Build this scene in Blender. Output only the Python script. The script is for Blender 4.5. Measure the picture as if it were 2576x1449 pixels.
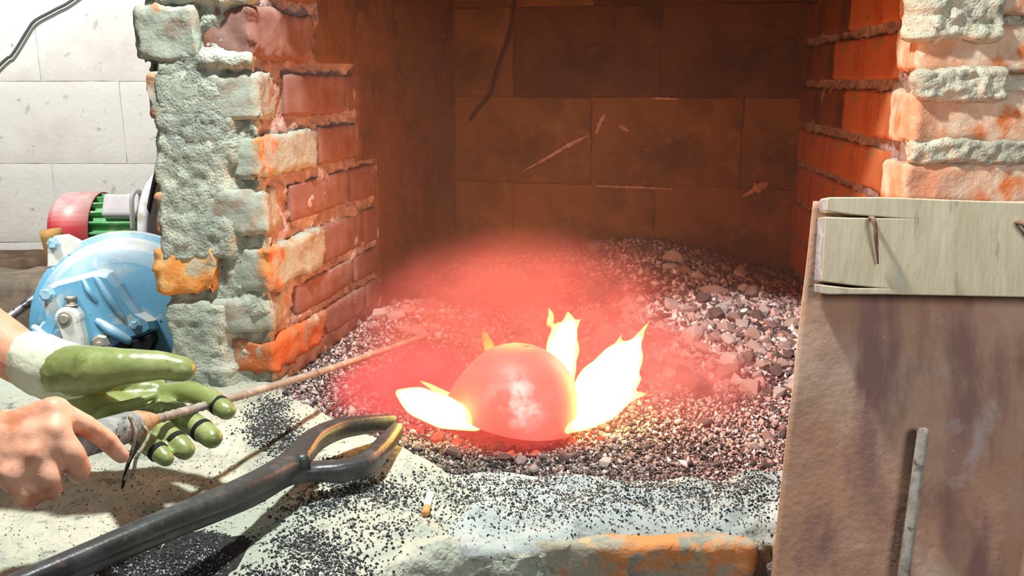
import bpy, bmesh, math, random
import numpy as np
from mathutils import Vector, Matrix, noise as mnoise

for _o in list(bpy.data.objects):
    bpy.data.objects.remove(_o, do_unlink=True)
scene = bpy.context.scene
col = scene.collection

# ------------------------------------------------------------------ camera
F = 2200.0
PITCH = math.radians(13.4)
H = 0.5
CP, SP = math.cos(PITCH), math.sin(PITCH)
cam_data = bpy.data.cameras.new('camera')
cam_data.sensor_width = 36.0
cam_data.lens = F / 2576.0 * 36.0
cam_data.clip_start = 0.02
cam_data.clip_end = 60
cam = bpy.data.objects.new('camera', cam_data)
cam.location = (0, 0, H)
cam.rotation_euler = (math.pi / 2 - PITCH, 0, 0)
col.objects.link(cam)
scene.camera = cam

# ------------------------------------------------------------------ light and exposure
scene.view_settings.view_transform = 'Standard'
scene.view_settings.look = 'None'
scene.view_settings.exposure = 0.3
scene.view_settings.gamma = 1.0
scene.view_settings.use_curve_mapping = False
scene.cycles.use_denoising = True
scene.cycles.max_bounces = 4
scene.cycles.diffuse_bounces = 3
scene.cycles.volume_step_rate = 2.5
scene.cycles.volume_max_steps = 96
scene.cycles.use_adaptive_sampling = True
scene.cycles.adaptive_threshold = 0.08
scene.cycles.adaptive_min_samples = 16
scene.cycles.volume_bounces = 0
scene.cycles.sample_clamp_indirect = 6.0

world = bpy.data.worlds.new('workshop_air')
scene.world = world
world.use_nodes = True
bg = world.node_tree.nodes['Background']
bg.inputs['Color'].default_value = (0.92, 0.97, 1.0, 1)
bg.inputs['Strength'].default_value = 0.06


def area_light(name, loc, target, size, power, color):
    d = bpy.data.lights.new(name, 'AREA')
    d.shape = 'DISK'
    d.size = size
    d.energy = power
    d.color = color
    o = bpy.data.objects.new(name, d)
    o.location = loc
    o.rotation_euler = (Vector(target) - Vector(loc)).to_track_quat('-Z', 'Y').to_euler()
    col.objects.link(o)
    return o


def point_light(name, loc, radius, power, color):
    d = bpy.data.lights.new(name, 'POINT')
    d.shadow_soft_size = radius
    d.energy = power
    d.color = color
    o = bpy.data.objects.new(name, d)
    o.location = loc
    col.objects.link(o)
    return o


area_light('workshop_lamp', (-0.22, 1.0, 1.38), (-0.05, 1.12, 0.0), 0.10, 30, (0.99, 1.0, 0.93))
area_light('front_fill', (1.3, -0.8, 1.15), (0.6, 1.1, 0.2), 0.9, 17, (1.0, 0.98, 0.95))  # added fill from behind the camera, aimed at sheet and right pier
_d = bpy.data.lights.new('rear_fill', 'SPOT')  # added spot fill for the far wall and blower, kept off the slab
_d.spot_size = math.radians(78)
_d.spot_blend = .35
_d.shadow_soft_size = .12
_d.energy = 135
_d.color = (1.0, .985, .95)
_o = bpy.data.objects.new('rear_fill', _d)
_o.location = (-1.25, 1.3, 1.55)
_o.rotation_euler = (Vector((-1.15, 2.25, .25)) - Vector(_o.location)).to_track_quat('-Z', 'Y').to_euler()
col.objects.link(_o)


# ------------------------------------------------------------------ pixel helpers (photo frame 2576 x 1449)
def ray(px, py):
    u = (px - 1288.0) / F
    v = (724.5 - py) / F
    return Vector((u, CP + v * SP, -SP + v * CP))


def PY(px, py, Y):
    r = ray(px, py)
    t = Y / r.y
    return Vector((r.x * t, Y, H + r.z * t))


def PZ(px, py, z=0.0):
    r = ray(px, py)
    t = (z - H) / r.z
    return Vector((r.x * t, r.y * t, z))


def PD(px, py, d):
    r = ray(px, py)
    return Vector((r.x * d, r.y * d, H + r.z * d))


# ------------------------------------------------------------------ numpy noise
def _hash(ix, iy, iz, seed):
    h = (ix.astype(np.int64) * 374761393 + iy.astype(np.int64) * 668265263 + iz.astype(np.int64) * 1440662683 + seed * 974634777) & 0xffffffff
    h = ((h ^ (h >> 13)) * 1274126177) & 0xffffffff
    h = ((h ^ (h >> 16)) * 2246822519) & 0xffffffff
    h = h ^ (h >> 15)
    return (h & 0xffffff).astype(np.float64) / 0xffffff


def vnoise(p, seed=0):
    p = np.asarray(p, float)
    i = np.floor(p)
    f = p - i
    f = f * f * (3 - 2 * f)
    i = i.astype(np.int64)
    x, y, z = i[:, 0], i[:, 1], i[:, 2]
    fx, fy, fz = f[:, 0], f[:, 1], f[:, 2]
    r = 0
    for dx in (0, 1):
        for dy in (0, 1):
            for dz in (0, 1):
                w = (fx if dx else 1 - fx) * (fy if dy else 1 - fy) * (fz if dz else 1 - fz)
                r = r + w * _hash(x + dx, y + dy, z + dz, seed)
    return r * 2 - 1


def fbm(p, octv=4, seed=0, gain=0.5):
    p = np.asarray(p, float)
    a, s, t = 1.0, 0.0, 0.0
    for k in range(octv):
        s = s + a * vnoise(p * (2.03 ** k) + 17.3 * k, seed + k)
        t += a
        a *= gain
    return s / t


def sstep(a, b, x):
    t = np.clip((x - a) / (b - a), 0, 1)
    return t * t * (3 - 2 * t)


# ------------------------------------------------------------------ materials
MATS = {}


def _n(nt, t, **kw):
    n = nt.nodes.new(t)
    for k, v in kw.items():
        setattr(n, k, v)
    return n


def rgba(c):
    return (c[0], c[1], c[2], 1.0)


def noise_fac(nt, vec, scale, detail, lo, hi, distort=0.0, stretch=None, kind='noise'):
    v = vec
    if stretch is not None:
        m = _n(nt, 'ShaderNodeMapping')
        m.inputs['Scale'].default_value = stretch
        nt.links.new(vec, m.inputs['Vector'])
        v = m.outputs['Vector']
    if kind == 'voronoi':
        t = _n(nt, 'ShaderNodeTexVoronoi')
        t.inputs['Scale'].default_value = scale
        out = t.outputs['Distance']
    else:
        t = _n(nt, 'ShaderNodeTexNoise')
        t.inputs['Scale'].default_value = scale
        t.inputs['Detail'].default_value = detail
        t.inputs['Roughness'].default_value = 0.6
        t.inputs['Distortion'].default_value = distort
        out = t.outputs['Fac']
    nt.links.new(v, t.inputs['Vector'])
    r = _n(nt, 'ShaderNodeMapRange')
    r.clamp = True
    r.inputs['From Min'].default_value = lo
    r.inputs['From Max'].default_value = hi
    nt.links.new(out, r.inputs['Value'])
    return r.outputs['Result']


def material(name, base, layers=(), rough=0.85, bump=None, metallic=0.0, spec=0.3, attr=None, dust=None, coords='Object'):
    """base colour, then layers (colour, scale, detail, lo, hi[, stretch[, kind]]); bump list of (scale, detail, strength, dist)"""
    m = bpy.data.materials.new(name)
    m.use_nodes = True
    nt = m.node_tree
    b = nt.nodes['Principled BSDF']
    tc = _n(nt, 'ShaderNodeTexCoord')
    vec = tc.outputs[coords]
    if attr:
        a = _n(nt, 'ShaderNodeAttribute')
        a.attribute_name = attr
        cur = a.outputs['Color']
    else:
        c = _n(nt, 'ShaderNodeRGB')
        c.outputs[0].default_value = rgba(base)
        cur = c.outputs[0]
    for L in layers:
        fac = noise_fac(nt, vec, L[1], L[2], L[3], L[4], 0.3, L[5] if len(L) > 5 else None, L[6] if len(L) > 6 else 'noise')
        mx = _n(nt, 'ShaderNodeMix', data_type='RGBA')
        nt.links.new(fac, mx.inputs['Factor'])
        nt.links.new(cur, mx.inputs['A'])
        mx.inputs['B'].default_value = rgba(L[0])
        cur = mx.outputs['Result']
    if dust:      # dust that has settled on faces turned upwards
        g = _n(nt, 'ShaderNodeNewGeometry')
        sx = _n(nt, 'ShaderNodeSeparateXYZ')
        nt.links.new(g.outputs['True Normal'], sx.inputs[0])
        dr = _n(nt, 'ShaderNodeMapRange')
        dr.inputs['From Min'].default_value = .25
        dr.inputs['From Max'].default_value = .8
        nt.links.new(sx.outputs['Z'], dr.inputs['Value'])
        nf = noise_fac(nt, vec, 9, 5, .25, .6)
        dm = _n(nt, 'ShaderNodeMath', operation='MULTIPLY')
        nt.links.new(dr.outputs[0], dm.inputs[0]); nt.links.new(nf, dm.inputs[1])
        mx = _n(nt, 'ShaderNodeMix', data_type='RGBA')
        nt.links.new(dm.outputs[0], mx.inputs['Factor'])
        nt.links.new(cur, mx.inputs['A'])
        mx.inputs['B'].default_value = rgba(dust)
        cur = mx.outputs['Result']
    nt.links.new(cur, b.inputs['Base Color'])
    b.inputs['Roughness'].default_value = rough
    b.inputs['Metallic'].default_value = metallic
    b.inputs['Specular IOR Level'].default_value = spec
    prev = None
    for B in (bump or ()):
        t = _n(nt, 'ShaderNodeTexNoise')
        t.inputs['Scale'].default_value = B[0]
        t.inputs['Detail'].default_value = B[1]
        v = vec
        if len(B) > 4:
            mp = _n(nt, 'ShaderNodeMapping')
            mp.inputs['Scale'].default_value = B[4]
            nt.links.new(vec, mp.inputs['Vector'])
            v = mp.outputs['Vector']
        nt.links.new(v, t.inputs['Vector'])
        bp = _n(nt, 'ShaderNodeBump')
        bp.inputs['Strength'].default_value = B[2]
        bp.inputs['Distance'].default_value = B[3]
        nt.links.new(t.outputs['Fac'], bp.inputs['Height'])
        if prev:
            nt.links.new(prev, bp.inputs['Normal'])
        prev = bp.outputs['Normal']
    if prev:
        nt.links.new(prev, b.inputs['Normal'])
    MATS[name] = m
    return m


BR_O = (0.52, 0.15, 0.045)
material('mortar', (0.29, 0.33, 0.28), [((0.45, 0.48, 0.4), 9, 5, .45, .65), ((0.2, 0.24, 0.21), 26, 5, .52, .7), ((0.62, 0.63, 0.5), 40, 4, .6, .72)],
         .95, [(240, 8, .8, .005), (70, 6, .7, .007)])
material('mortar_pale', (0.5, 0.5, 0.4), [((0.68, 0.66, 0.53), 9, 5, .42, .6), ((0.3, 0.31, 0.26), 40, 6, .56, .68), ((0.16, 0.17, 0.15), 120, 4, .64, .7)],
         .95, [(260, 8, .8, .005), (70, 6, .7, .008)])
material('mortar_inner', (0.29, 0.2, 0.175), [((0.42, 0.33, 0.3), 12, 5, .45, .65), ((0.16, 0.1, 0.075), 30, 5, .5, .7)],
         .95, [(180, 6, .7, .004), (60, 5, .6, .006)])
material('plaster_patch', (0.3, 0.37, 0.32), [((0.44, 0.48, 0.38), 7, 4, .5, .7), ((0.22, 0.26, 0.23), 35, 5, .55, .75)], .95, [(220, 6, .55, .003), (50, 5, .5, .006)])
material('brick_pier', (0.42, 0.15, 0.06), [((0.55, 0.25, 0.1), 20, 4, .45, .6), ((0.30, 0.34, 0.29), 11, 5, .38, .48), ((0.24, 0.19, 0.15), 14, 4, .55, .66)],
         .9, [(90, 5, .5, .004), (240, 4, .4, .002)])
material('brick_orange', (0.62, 0.24, 0.06), [((0.7, 0.4, 0.14), 17, 4, .45, .6), ((0.40, 0.38, 0.28), 15, 5, .55, .62), ((0.3, 0.13, 0.06), 30, 4, .58, .68)],
         .9, [(90, 5, .5, .004), (240, 4, .4, .002)])
material('brick_ember', (0.42, 0.12, 0.04), [((0.3, 0.16, 0.1), 16, 4, .47, .6), ((0.34, 0.35, 0.29), 22, 5, .6, .68)],
         .9, [(90, 5, .5, .004), (240, 4, .4, .002)])
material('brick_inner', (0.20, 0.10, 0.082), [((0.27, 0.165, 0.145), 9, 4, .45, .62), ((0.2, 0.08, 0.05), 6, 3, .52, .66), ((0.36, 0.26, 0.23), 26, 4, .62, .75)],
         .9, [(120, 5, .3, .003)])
material('brick_right', (0.5, 0.16, 0.06), [((0.4, 0.1, 0.035), 7, 4, .48, .62), ((0.3, 0.2, 0.12), 18, 5, .56, .68)],
         .9, [(120, 5, .35, .003)])
material('brick_pale', (0.66, 0.33, 0.2), [((0.76, 0.6, 0.46), 11, 5, .40, .56), ((0.68, 0.2, 0.06), 8, 3, .55, .65), ((0.6, 0.58, 0.45), 24, 5, .56, .66), ((0.3, 0.29, 0.24), 34, 4, .66, .74)],
         .9, [(90, 5, .5, .004), (240, 4, .4, .002)])
material('soot_shade_wall', (0.17, 0.08, 0.04), [((0.10, 0.052, 0.036), 7, 5, .45, .62), ((0.2, 0.10, 0.06), 14, 5, .55, .7)], .9, [(90, 6, .4, .004)])  # soot brown with the deep wall's shade mixed into the colour
material('soot_block', (0.21, 0.10, 0.036), [((0.09, 0.048, 0.025), 4, 5, .45, .62), ((0.27, 0.135, 0.055), 14, 6, .55, .7), ((0.45, 0.28, 0.18), 60, 4, .7, .76)],
         .9, [(90, 6, .4, .004)])
material('soot_shade_block', (0.10, 0.046, 0.022), [((0.035, 0.016, 0.01), 5, 5, .45, .62), ((0.12, 0.06, 0.03), 9, 6, .58, .7)], .9, [(90, 6, .4, .004)])  # soot plus the upper corner's shade, painted into the blocks
material('brick_soot_shade', (0.2, 0.07, 0.03), [((0.09, 0.035, 0.02), 7, 5, .45, .6)], .9, [(120, 5, .35, .003)])  # soot plus painted shade for the deep upper right bricks
material('soot_mortar', (0.12, 0.06, 0.03), [((0.06, 0.03, 0.018), 20, 4, .45, .6)], .95, [(120, 5, .5, .004)])
material('white_plaster', (0.8, 0.78, 0.73), [((0.7, 0.64, 0.58), 3.0, 6, .5, .68), ((0.42, 0.4, 0.38), 26, 7, .62, .72), ((0.25, 0.27, 0.3), 1.3, 5, .66, .8), ((0.2, 0.2, 0.18), 60, 3, .72, .77)],
         .9, [(70, 6, .35, .004)])
material('white_joint', (0.66, 0.63, 0.57), [((0.4, 0.38, 0.34), 30, 4, .45, .6)], .95, [(120, 5, .5, .004)])
material('slab', (0.5, 0.5, 0.42), [((0.34, 0.38, 0.32), 5, 5, .44, .6), ((0.6, 0.59, 0.47), 9, 5, .52, .66), ((0.2, 0.23, 0.2), 45, 5, .58, .7), ((0.16, 0.18, 0.16), 130, 4, .62, .70)],
         .95, [(60, 8, .7, .008), (220, 6, .7, .004)])
material('ledge_cement', (0.37, 0.41, 0.4), [((0.5, 0.54, 0.51), 6, 5, .46, .62), ((0.24, 0.28, 0.28), 30, 5, .55, .68), ((0.14, 0.16, 0.17), 150, 3, .62, .7)],
         .95, [(130, 6, .5, .004), (350, 4, .4, .002)])
material('coal_dust', (0.02, 0.02, 0.021), [((0.07, 0.07, 0.07), 160, 4, .55, .66)], .9, [(220, 6, .8, .004)])
material('hearth_brick', (0.62, 0.25, 0.09), [((0.36, 0.33, 0.25), 16, 5, .45, .53), ((0.24, 0.25, 0.21), 24, 5, .54, .62), ((0.72, 0.4, 0.17), 30, 4, .6, .7)],
         .92, [(100, 5, .6, .004), (260, 4, .4, .002)])
material('floor_dirt', (0.12, 0.11, 0.1), [((0.2, 0.19, 0.17), 6, 5, .45, .6)], .95, [(60, 5, .5, .006)])
material('ash_bed', (0.16, 0.12, 0.11), [((0.3, 0.25, 0.24), 60, 5, .5, .62), ((0.05, 0.04, 0.04), 90, 4, .52, .6)], .95, [(250, 5, .8, .004)])
material('grain', (0.5, 0.5, 0.5), (), .85, attr='Col', spec=.4)
for _i, _c in enumerate([(0.40, 0.27, 0.25), (0.58, 0.44, 0.41), (0.2, 0.14, 0.135), (0.66, 0.58, 0.56)]):
    material('cinder_%d' % _i, _c, [(tuple(v * .5 for v in _c), 45, 4, .5, .65), (tuple(min(1, v * 1.5) for v in _c), 70, 4, .55, .68)], .9, [(160, 5, .7, .003)])
material('grit', (0.045, 0.05, 0.055), (), .6, attr='Col', spec=.5)
material('black_iron', (0.045, 0.05, 0.052), [((0.085, 0.095, 0.1), 25, 5, .5, .65), ((0.12, 0.09, 0.07), 60, 4, .62, .72)], .36, [(160, 5, .25, .002)], spec=.55, metallic=.12)
material('worn_steel', (0.22, 0.22, 0.25), [((0.45, 0.44, 0.46), 14, 4, .5, .64, (1, 1, 1)), ((0.08, 0.07, 0.09), 30, 4, .56, .66)], .35, [(160, 5, .2, .002)], metallic=.6)
material('rebar', (0.25, 0.22, 0.19), [((0.38, 0.35, 0.31), 40, 4, .48, .62), ((0.13, 0.09, 0.08), 70, 4, .58, .68)], .7, [(300, 4, .3, .001)])
material('grey_wood', (0.2, 0.215, 0.215), [((0.34, 0.36, 0.35), 60, 5, .48, .62, (.3, 1, 1)), ((0.06, 0.06, 0.06), 90, 4, .6, .68)], .85, [(160, 5, .5, .002)])
material('tan_cloth', (0.42, 0.29, 0.16), [((0.3, 0.17, 0.1), 60, 4, .5, .62)], .9, [(300, 4, .5, .001)])
material('twine', (0.33, 0.31, 0.24), [((0.14, 0.12, 0.09), 200, 3, .5, .6)], .95)
material('rust_sheet', (0.46, 0.26, 0.175), [((0.58, 0.4, 0.31), 6, 6, .45, .64), ((0.3, 0.165, 0.14), 9, 6, .52, .66, (1.6, 1, .5)), ((0.6, 0.26, 0.1), 3.2, 5, .62, .74), ((0.5, 0.4, 0.38), 14, 6, .64, .74), ((0.62, 0.52, 0.47), 90, 2, .74, .78)],
         .75, [(40, 6, .3, .004), (140, 5, .3, .002)], spec=.4)
material('bar_wood', (0.66, 0.58, 0.41), [((0.78, 0.7, 0.53), 16, 5, .45, .62, (1.0, 1, .12)), ((0.56, 0.58, 0.5), 5, 5, .62, .74), ((0.42, 0.37, 0.26), 50, 4, .6, .7, (1, 1, .1)), ((0.62, 0.6, 0.48), 60, 3, .66, .72, (1, 1, .06))],
         .9, [(120, 5, .35, .002, (1, 1, .1))])
material('bar_end', (0.28, 0.26, 0.28), [((0.4, 0.38, 0.38), 70, 4, .5, .62)], .9, [(160, 5, .4, .002)])
material('rust_nail', (0.22, 0.11, 0.07), [((0.35, 0.22, 0.16), 120, 4, .5, .62)], .7)
material('blue_paint', (0.12, 0.34, 0.52), [((0.42, 0.5, 0.52), 7, 5, .54, .68), ((0.55, 0.55, 0.5), 14, 6, .58, .68), ((0.1, 0.24, 0.34), 22, 5, .62, .72), ((0.05, 0.05, 0.045), 55, 3, .70, .73)], .45, [(90, 5, .15, .002)], spec=.5, dust=(.55, .54, .49))
material('dusty_paint', (0.55, 0.56, 0.53), [((0.4, 0.5, 0.56), 7, 4, .5, .66), ((0.3, 0.28, 0.26), 70, 4, .7, .74)], .7, [(90, 5, .15, .002)])
material('bolt_steel', (0.3, 0.3, 0.28), [((0.42, 0.36, 0.27), 60, 4, .5, .62)], .5, metallic=.5)
material('blue_bolt', (0.3, 0.48, 0.6), [((0.15, 0.3, 0.42), 60, 4, .5, .62)], .45)
material('void_shade', (0.012, 0.014, 0.016), (), .9)  # near-black colour standing in for shade inside openings
material('red_cowl', (0.55, 0.035, 0.05), [((0.7, 0.2, 0.18), 6, 4, .5, .66), ((0.75, 0.6, 0.55), 60, 3, .72, .76)], .4, spec=.5, dust=(.66, .5, .47))
material('green_fin', (0.13, 0.42, 0.16), [((0.4, 0.55, 0.36), 22, 4, .5, .64)], .6)
material('grey_box', (0.5, 0.47, 0.47), [((0.6, 0.56, 0.6), 16, 4, .5, .64)], .7)
material('pale_flange', (0.68, 0.64, 0.66), [((0.4, 0.38, 0.28), 12, 5, .55, .66), ((0.1, 0.09, 0.07), 60, 4, .7, .75)], .7)
material('conduit', (0.4, 0.4, 0.38), (), .6)
material('black_rubber', (0.012, 0.012, 0.014), (), .55)
material('grey_wire', (0.09, 0.1, 0.1), (), .6)
material('handle_wood', (0.5, 0.3, 0.1), [((0.36, 0.2, 0.07), 14, 4, .48, .62, (1, 1, .15))], .7, [(90, 4, .2, .002)])
material('timber', (0.12, 0.075, 0.045), [((0.2, 0.13, 0.09), 12, 5, .48, .62)], .9, [(60, 5, .5, .004)])
material('stone', (0.2, 0.17, 0.13), [((0.32, 0.25, 0.18), 12, 5, .48, .62)], .9, [(60, 5, .5, .004)])
material('skin', (0.66, 0.32, 0.21), [((0.74, 0.43, 0.31), 10, 4, .45, .62), ((0.5, 0.19, 0.1), 22, 4, .55, .68)], .5, [(110, 5, .25, .002), (420, 3, .25, .0008)], spec=.4)
material('nail_skin', (0.7, 0.42, 0.32), (), .35)
material('glove_rubber', (0.2, 0.25, 0.085), [((0.28, 0.33, 0.13), 14, 4, .48, .62), ((0.13, 0.17, 0.05), 26, 4, .56, .68)], .32, [(70, 4, .3, .003)], spec=.55)
material('glove_cuff', (0.62, 0.66, 0.52), [((0.5, 0.55, 0.42), 30, 4, .5, .62)], .9, [(260, 4, .5, .0015, (1, .3, 1))])
material('dark_seam', (0.01, 0.01, 0.008), (), .8)
material('shirt', (0.1, 0.12, 0.17), [((0.07, 0.08, 0.12), 9, 4, .5, .62)], .9)
material('trousers', (0.05, 0.055, 0.065), (), .9)
material('hair', (0.015, 0.012, 0.01), (), .7)
material('splash', (0.5, 0.28, 0.2), [((0.65, 0.4, 0.3), 60, 4, .5, .6)], .9)
material('stub_white', (0.85, 0.83, 0.8), (), .8)
material('stub_orange', (0.7, 0.32, 0.12), (), .8)
material('hood_soot', (0.03, 0.025, 0.022), (), .9)


def emission_volume(name, color, strength):
    m = bpy.data.materials.new(name)
    m.use_nodes = True
    nt = m.node_tree
    nt.nodes.remove(nt.nodes['Principled BSDF'])
    e = _n(nt, 'ShaderNodeEmission')
    e.inputs['Color'].default_value = rgba(color)
    e.inputs['Strength'].default_value = strength
    nt.links.new(e.outputs[0], nt.nodes['Material Output'].inputs['Volume'])
    MATS[name] = m
    return m


# ------------------------------------------------------------------ object helpers
def link(o):
    col.objects.link(o)
    return o


def tag(o, label, cat=None, group=None, kind=None):
    o['label'] = label
    if cat:
        o['category'] = cat
    if group:
        o['group'] = group
    if kind:
        o['kind'] = kind
    return o


def thing(name, loc, label, cat, group=None):
    e = bpy.data.objects.new(name, None)
    e.empty_display_size = .05
    e.location = loc
    link(e)
    return tag(e, label, cat, group)


def root_loc(o):
    v = Vector((0, 0, 0))
    while o is not None:
        v += Vector(o.location)
        o = o.parent
    return v


def mesh_data(name, verts, faces, mat, smooth=True):
    me = bpy.data.meshes.new(name)
    me.from_pydata([tuple(v) for v in verts], [], [tuple(f) for f in faces])
    if isinstance(mat, str):
        mat = MATS[mat]
    me.materials.append(mat)
    if smooth:
        me.polygons.foreach_set('use_smooth', [True] * len(me.polygons))
    me.update()
    return me


def mk(name, verts, faces, mat, parent=None, smooth=True, label=None, origin=None):
    """vertices in world coordinates; origin moves the object's origin for things without parent"""
    off = root_loc(parent) if parent is not None else Vector(origin or (0, 0, 0))
    me = mesh_data(name, [Vector(v) - off for v in verts], faces, mat, smooth)
    o = bpy.data.objects.new(name, me)
    if parent is not None:
        o.parent = parent
    else:
        o.location = off
    link(o)
    if label:
        o['label'] = label
    return o


def recalc(o):
    bm = bmesh.new()
    bm.from_mesh(o.data)
    bmesh.ops.recalc_face_normals(bm, faces=bm.faces)
    bm.to_mesh(o.data)
    bm.free()
    return o


def catmull(pts, n):
    pts = [Vector(p) for p in pts]
    P = [pts[0] * 2 - pts[1]] + pts + [pts[-1] * 2 - pts[-2]]
    out = []
    for i in range(1, len(P) - 2):
        a, b, c, d = P[i - 1], P[i], P[i + 1], P[i + 2]
        for k in range(n):
            t = k / n
            out.append(.5 * ((2 * b) + (c - a) * t + (2 * a - 5 * b + 4 * c - d) * t * t + (3 * b - a - 3 * c + d) * t ** 3))
    out.append(pts[-1])
    return out


def lerp_list(vals, n):
    out = []
    for i in range(len(vals) - 1):
        for k in range(n):
            t = k / n
            a, b = vals[i], vals[i + 1]
            out.append(a + (b - a) * t if not isinstance(a, tuple) else tuple(x + (y - x) * t for x, y in zip(a, b)))
    out.append(vals[-1])
    return out


def sweep(pts, rad, sides=12, expo=2.0, up=(0, 0, 1), cap='round', radfun=None):
    """rad: list of r or (a, b): half sizes across (side, up)"""
    V, Fc = [], []
    n = len(pts)
    upv = Vector(up)
    for i, p in enumerate(pts):
        t = (pts[min(i + 1, n - 1)] - pts[max(i - 1, 0)]).normalized()
        s = t.cross(upv)
        if s.length < 1e-4:
            s = t.cross(Vector((1, 0, 0)))
        s.normalize()
        w = s.cross(t).normalized()
        r = rad[i]
        a, b = r if isinstance(r, tuple) else (r, r)
        for k in range(sides):
            th = 2 * math.pi * k / sides + math.pi / sides
            c, sn = math.cos(th), math.sin(th)
            cc = math.copysign(abs(c) ** (2 / expo), c)
            ss = math.copysign(abs(sn) ** (2 / expo), sn)
            m = radfun(i, th) if radfun else 1.0
            V.append(p + s * (a * cc * m) + w * (b * ss * m))
    for i in range(n - 1):
        for k in range(sides):
            k2 = (k + 1) % sides
            Fc.append((i * sides + k, i * sides + k2, (i + 1) * sides + k2, (i + 1) * sides + k))
    for end in (0, n - 1):
        base = end * sides
        t = (pts[0] - pts[1]).normalized() if end == 0 else (pts[-1] - pts[-2]).normalized()
        r = rad[end]
        rr = min(r) if isinstance(r, tuple) else r
        c0 = len(V)
        if cap == 'round':
            for k in range(sides):
                V.append(pts[end] + (V[base + k] - pts[end]) * .72 + t * rr * .6)
            V.append(pts[end] + t * rr * .8)
            for k in range(sides):
                k2 = (k + 1) % sides
                q = (base + k, base + k2, c0 + k2, c0 + k)
                Fc.append(q if end else q[::-1])
                q = (c0 + k, c0 + k2, c0 + sides)
                Fc.append(q if end else q[::-1])
        else:
            V.append(pts[end].copy())
            for k in range(sides):
                k2 = (k + 1) % sides
                q = (base + k, base + k2, c0)
                Fc.append(q if end else q[::-1])
    return V, Fc


def rod(name, pts, rad, mat, parent=None, sides=12, n=8, expo=2.0, cap='round', label=None, up=(0, 0, 1)):
    P = catmull(pts, n) if len(pts) > 2 else [Vector(pts[0]).lerp(Vector(pts[1]), k / n) for k in range(n + 1)]
    if not isinstance(rad, list):
        R = [rad] * len(P)
    elif len(pts) > 2:
        R = lerp_list(rad, n)
    else:
        R = [rad[0] + (rad[1] - rad[0]) * k / n for k in range(n + 1)]
    V, Fc = sweep(P, R, sides, expo, up, cap)
    return mk(name, V, Fc, mat, parent, True, label)


def box_surface(nx, ny, nz):
    """lattice surface of the unit cube [-1,1]^3"""
    idx, V, Fc = {}, [], []

    def vid(i, j, k):
        key = (i, j, k)
        if key not in idx:
            idx[key] = len(V)
            V.append((2 * i / nx - 1, 2 * j / ny - 1, 2 * k / nz - 1))
        return idx[key]
    for i in range(nx):
        for j in range(ny):
            Fc.append((vid(i, j, 0), vid(i, j + 1, 0), vid(i + 1, j + 1, 0), vid(i + 1, j, 0)))
            Fc.append((vid(i, j, nz), vid(i + 1, j, nz), vid(i + 1, j + 1, nz), vid(i, j + 1, nz)))
    for i in range(nx):
        for k in range(nz):
            Fc.append((vid(i, 0, k), vid(i + 1, 0, k), vid(i + 1, 0, k + 1), vid(i, 0, k + 1)))
            Fc.append((vid(i, ny, k), vid(i, ny, k + 1), vid(i + 1, ny, k + 1), vid(i + 1, ny, k)))
    for j in range(ny):
        for k in range(nz):
            Fc.append((vid(0, j, k), vid(0, j, k + 1), vid(0, j + 1, k + 1), vid(0, j + 1, k)))
            Fc.append((vid(nx, j, k), vid(nx, j + 1, k), vid(nx, j + 1, k + 1), vid(nx, j, k + 1)))
    return np.array(V), Fc


def brick_geo(size, r=.006, amp=.002, seed=0, step=.016, freq=40, edge=1.0):
    """rounded, uneven box centred at the origin, size = full extents"""
    h = np.array(size) / 2
    n = [max(2, min(40, int(round(s / step)))) for s in size]
    V, Fc = box_surface(*n)
    for ax_ in range(3):      # pull the outermost loops close to the edges so that flat faces stay flat
        if n[ax_] >= 4:
            e_ = 1 - min(2.0 / n[ax_], 1.5 * r / h[ax_])
            c_ = V[:, ax_]
            s_ = 1 - 2.0 / n[ax_]
            V[:, ax_] = np.where(np.abs(np.abs(c_) - s_) < 1e-6, np.sign(c_) * e_, c_)
    p = V * h
    q = np.clip(p, -(h - r), h - r)
    d = p - q
    L = np.linalg.norm(d, axis=1, keepdims=True)
    dn = np.where(L > 1e-9, d / np.maximum(L, 1e-9), 0)
    p = q + dn * r
    near = np.sort(np.abs(p) / h, axis=1)[:, 1:2]
    w = 1 + edge * sstep(.8, 1.0, near)
    s = seed * 7.31
    off = np.stack([fbm(p * freq + s, 3, seed), fbm(p * freq + s + 40, 3, seed + 5), fbm(p * freq + s + 80, 3, seed + 9)], 1)
    low = fbm(p * 12 + s, 2, seed + 20)[:, None]
    p = p + off * amp * w + dn * low * amp * 1.4
    return p, Fc


def brick_mesh(name, size, mat, **kw):
    p, Fc = brick_geo(size, **kw)
    return mesh_data(name, p, Fc, mat, True)


def place(name, me, parent, loc, rotz=0.0, rot=None):
    o = bpy.data.objects.new(name, me)
    o.parent = parent
    o.location = Vector(loc) - (root_loc(parent) if parent is not None else Vector((0, 0, 0)))
    o.rotation_euler = rot if rot is not None else (0, 0, rotz)
    return link(o)


def lathe(profile, n=48, a0=0.0, a1=2 * math.pi):
    """profile [(r, h)] about +z"""
    full = abs(a1 - a0 - 2 * math.pi) < 1e-6
    V, Fc = [], []
    cols = n if full else n + 1
    for (r, h) in profile:
        for k in range(cols):
            a = a0 + (a1 - a0) * k / n
            V.append(Vector((r * math.cos(a), r * math.sin(a), h)))
    for i in range(len(profile) - 1):
        for k in range(n):
            k2 = (k + 1) % cols
            Fc.append((i * cols + k, i * cols + k2, (i + 1) * cols + k2, (i + 1) * cols + k))
    return V, Fc


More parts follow.
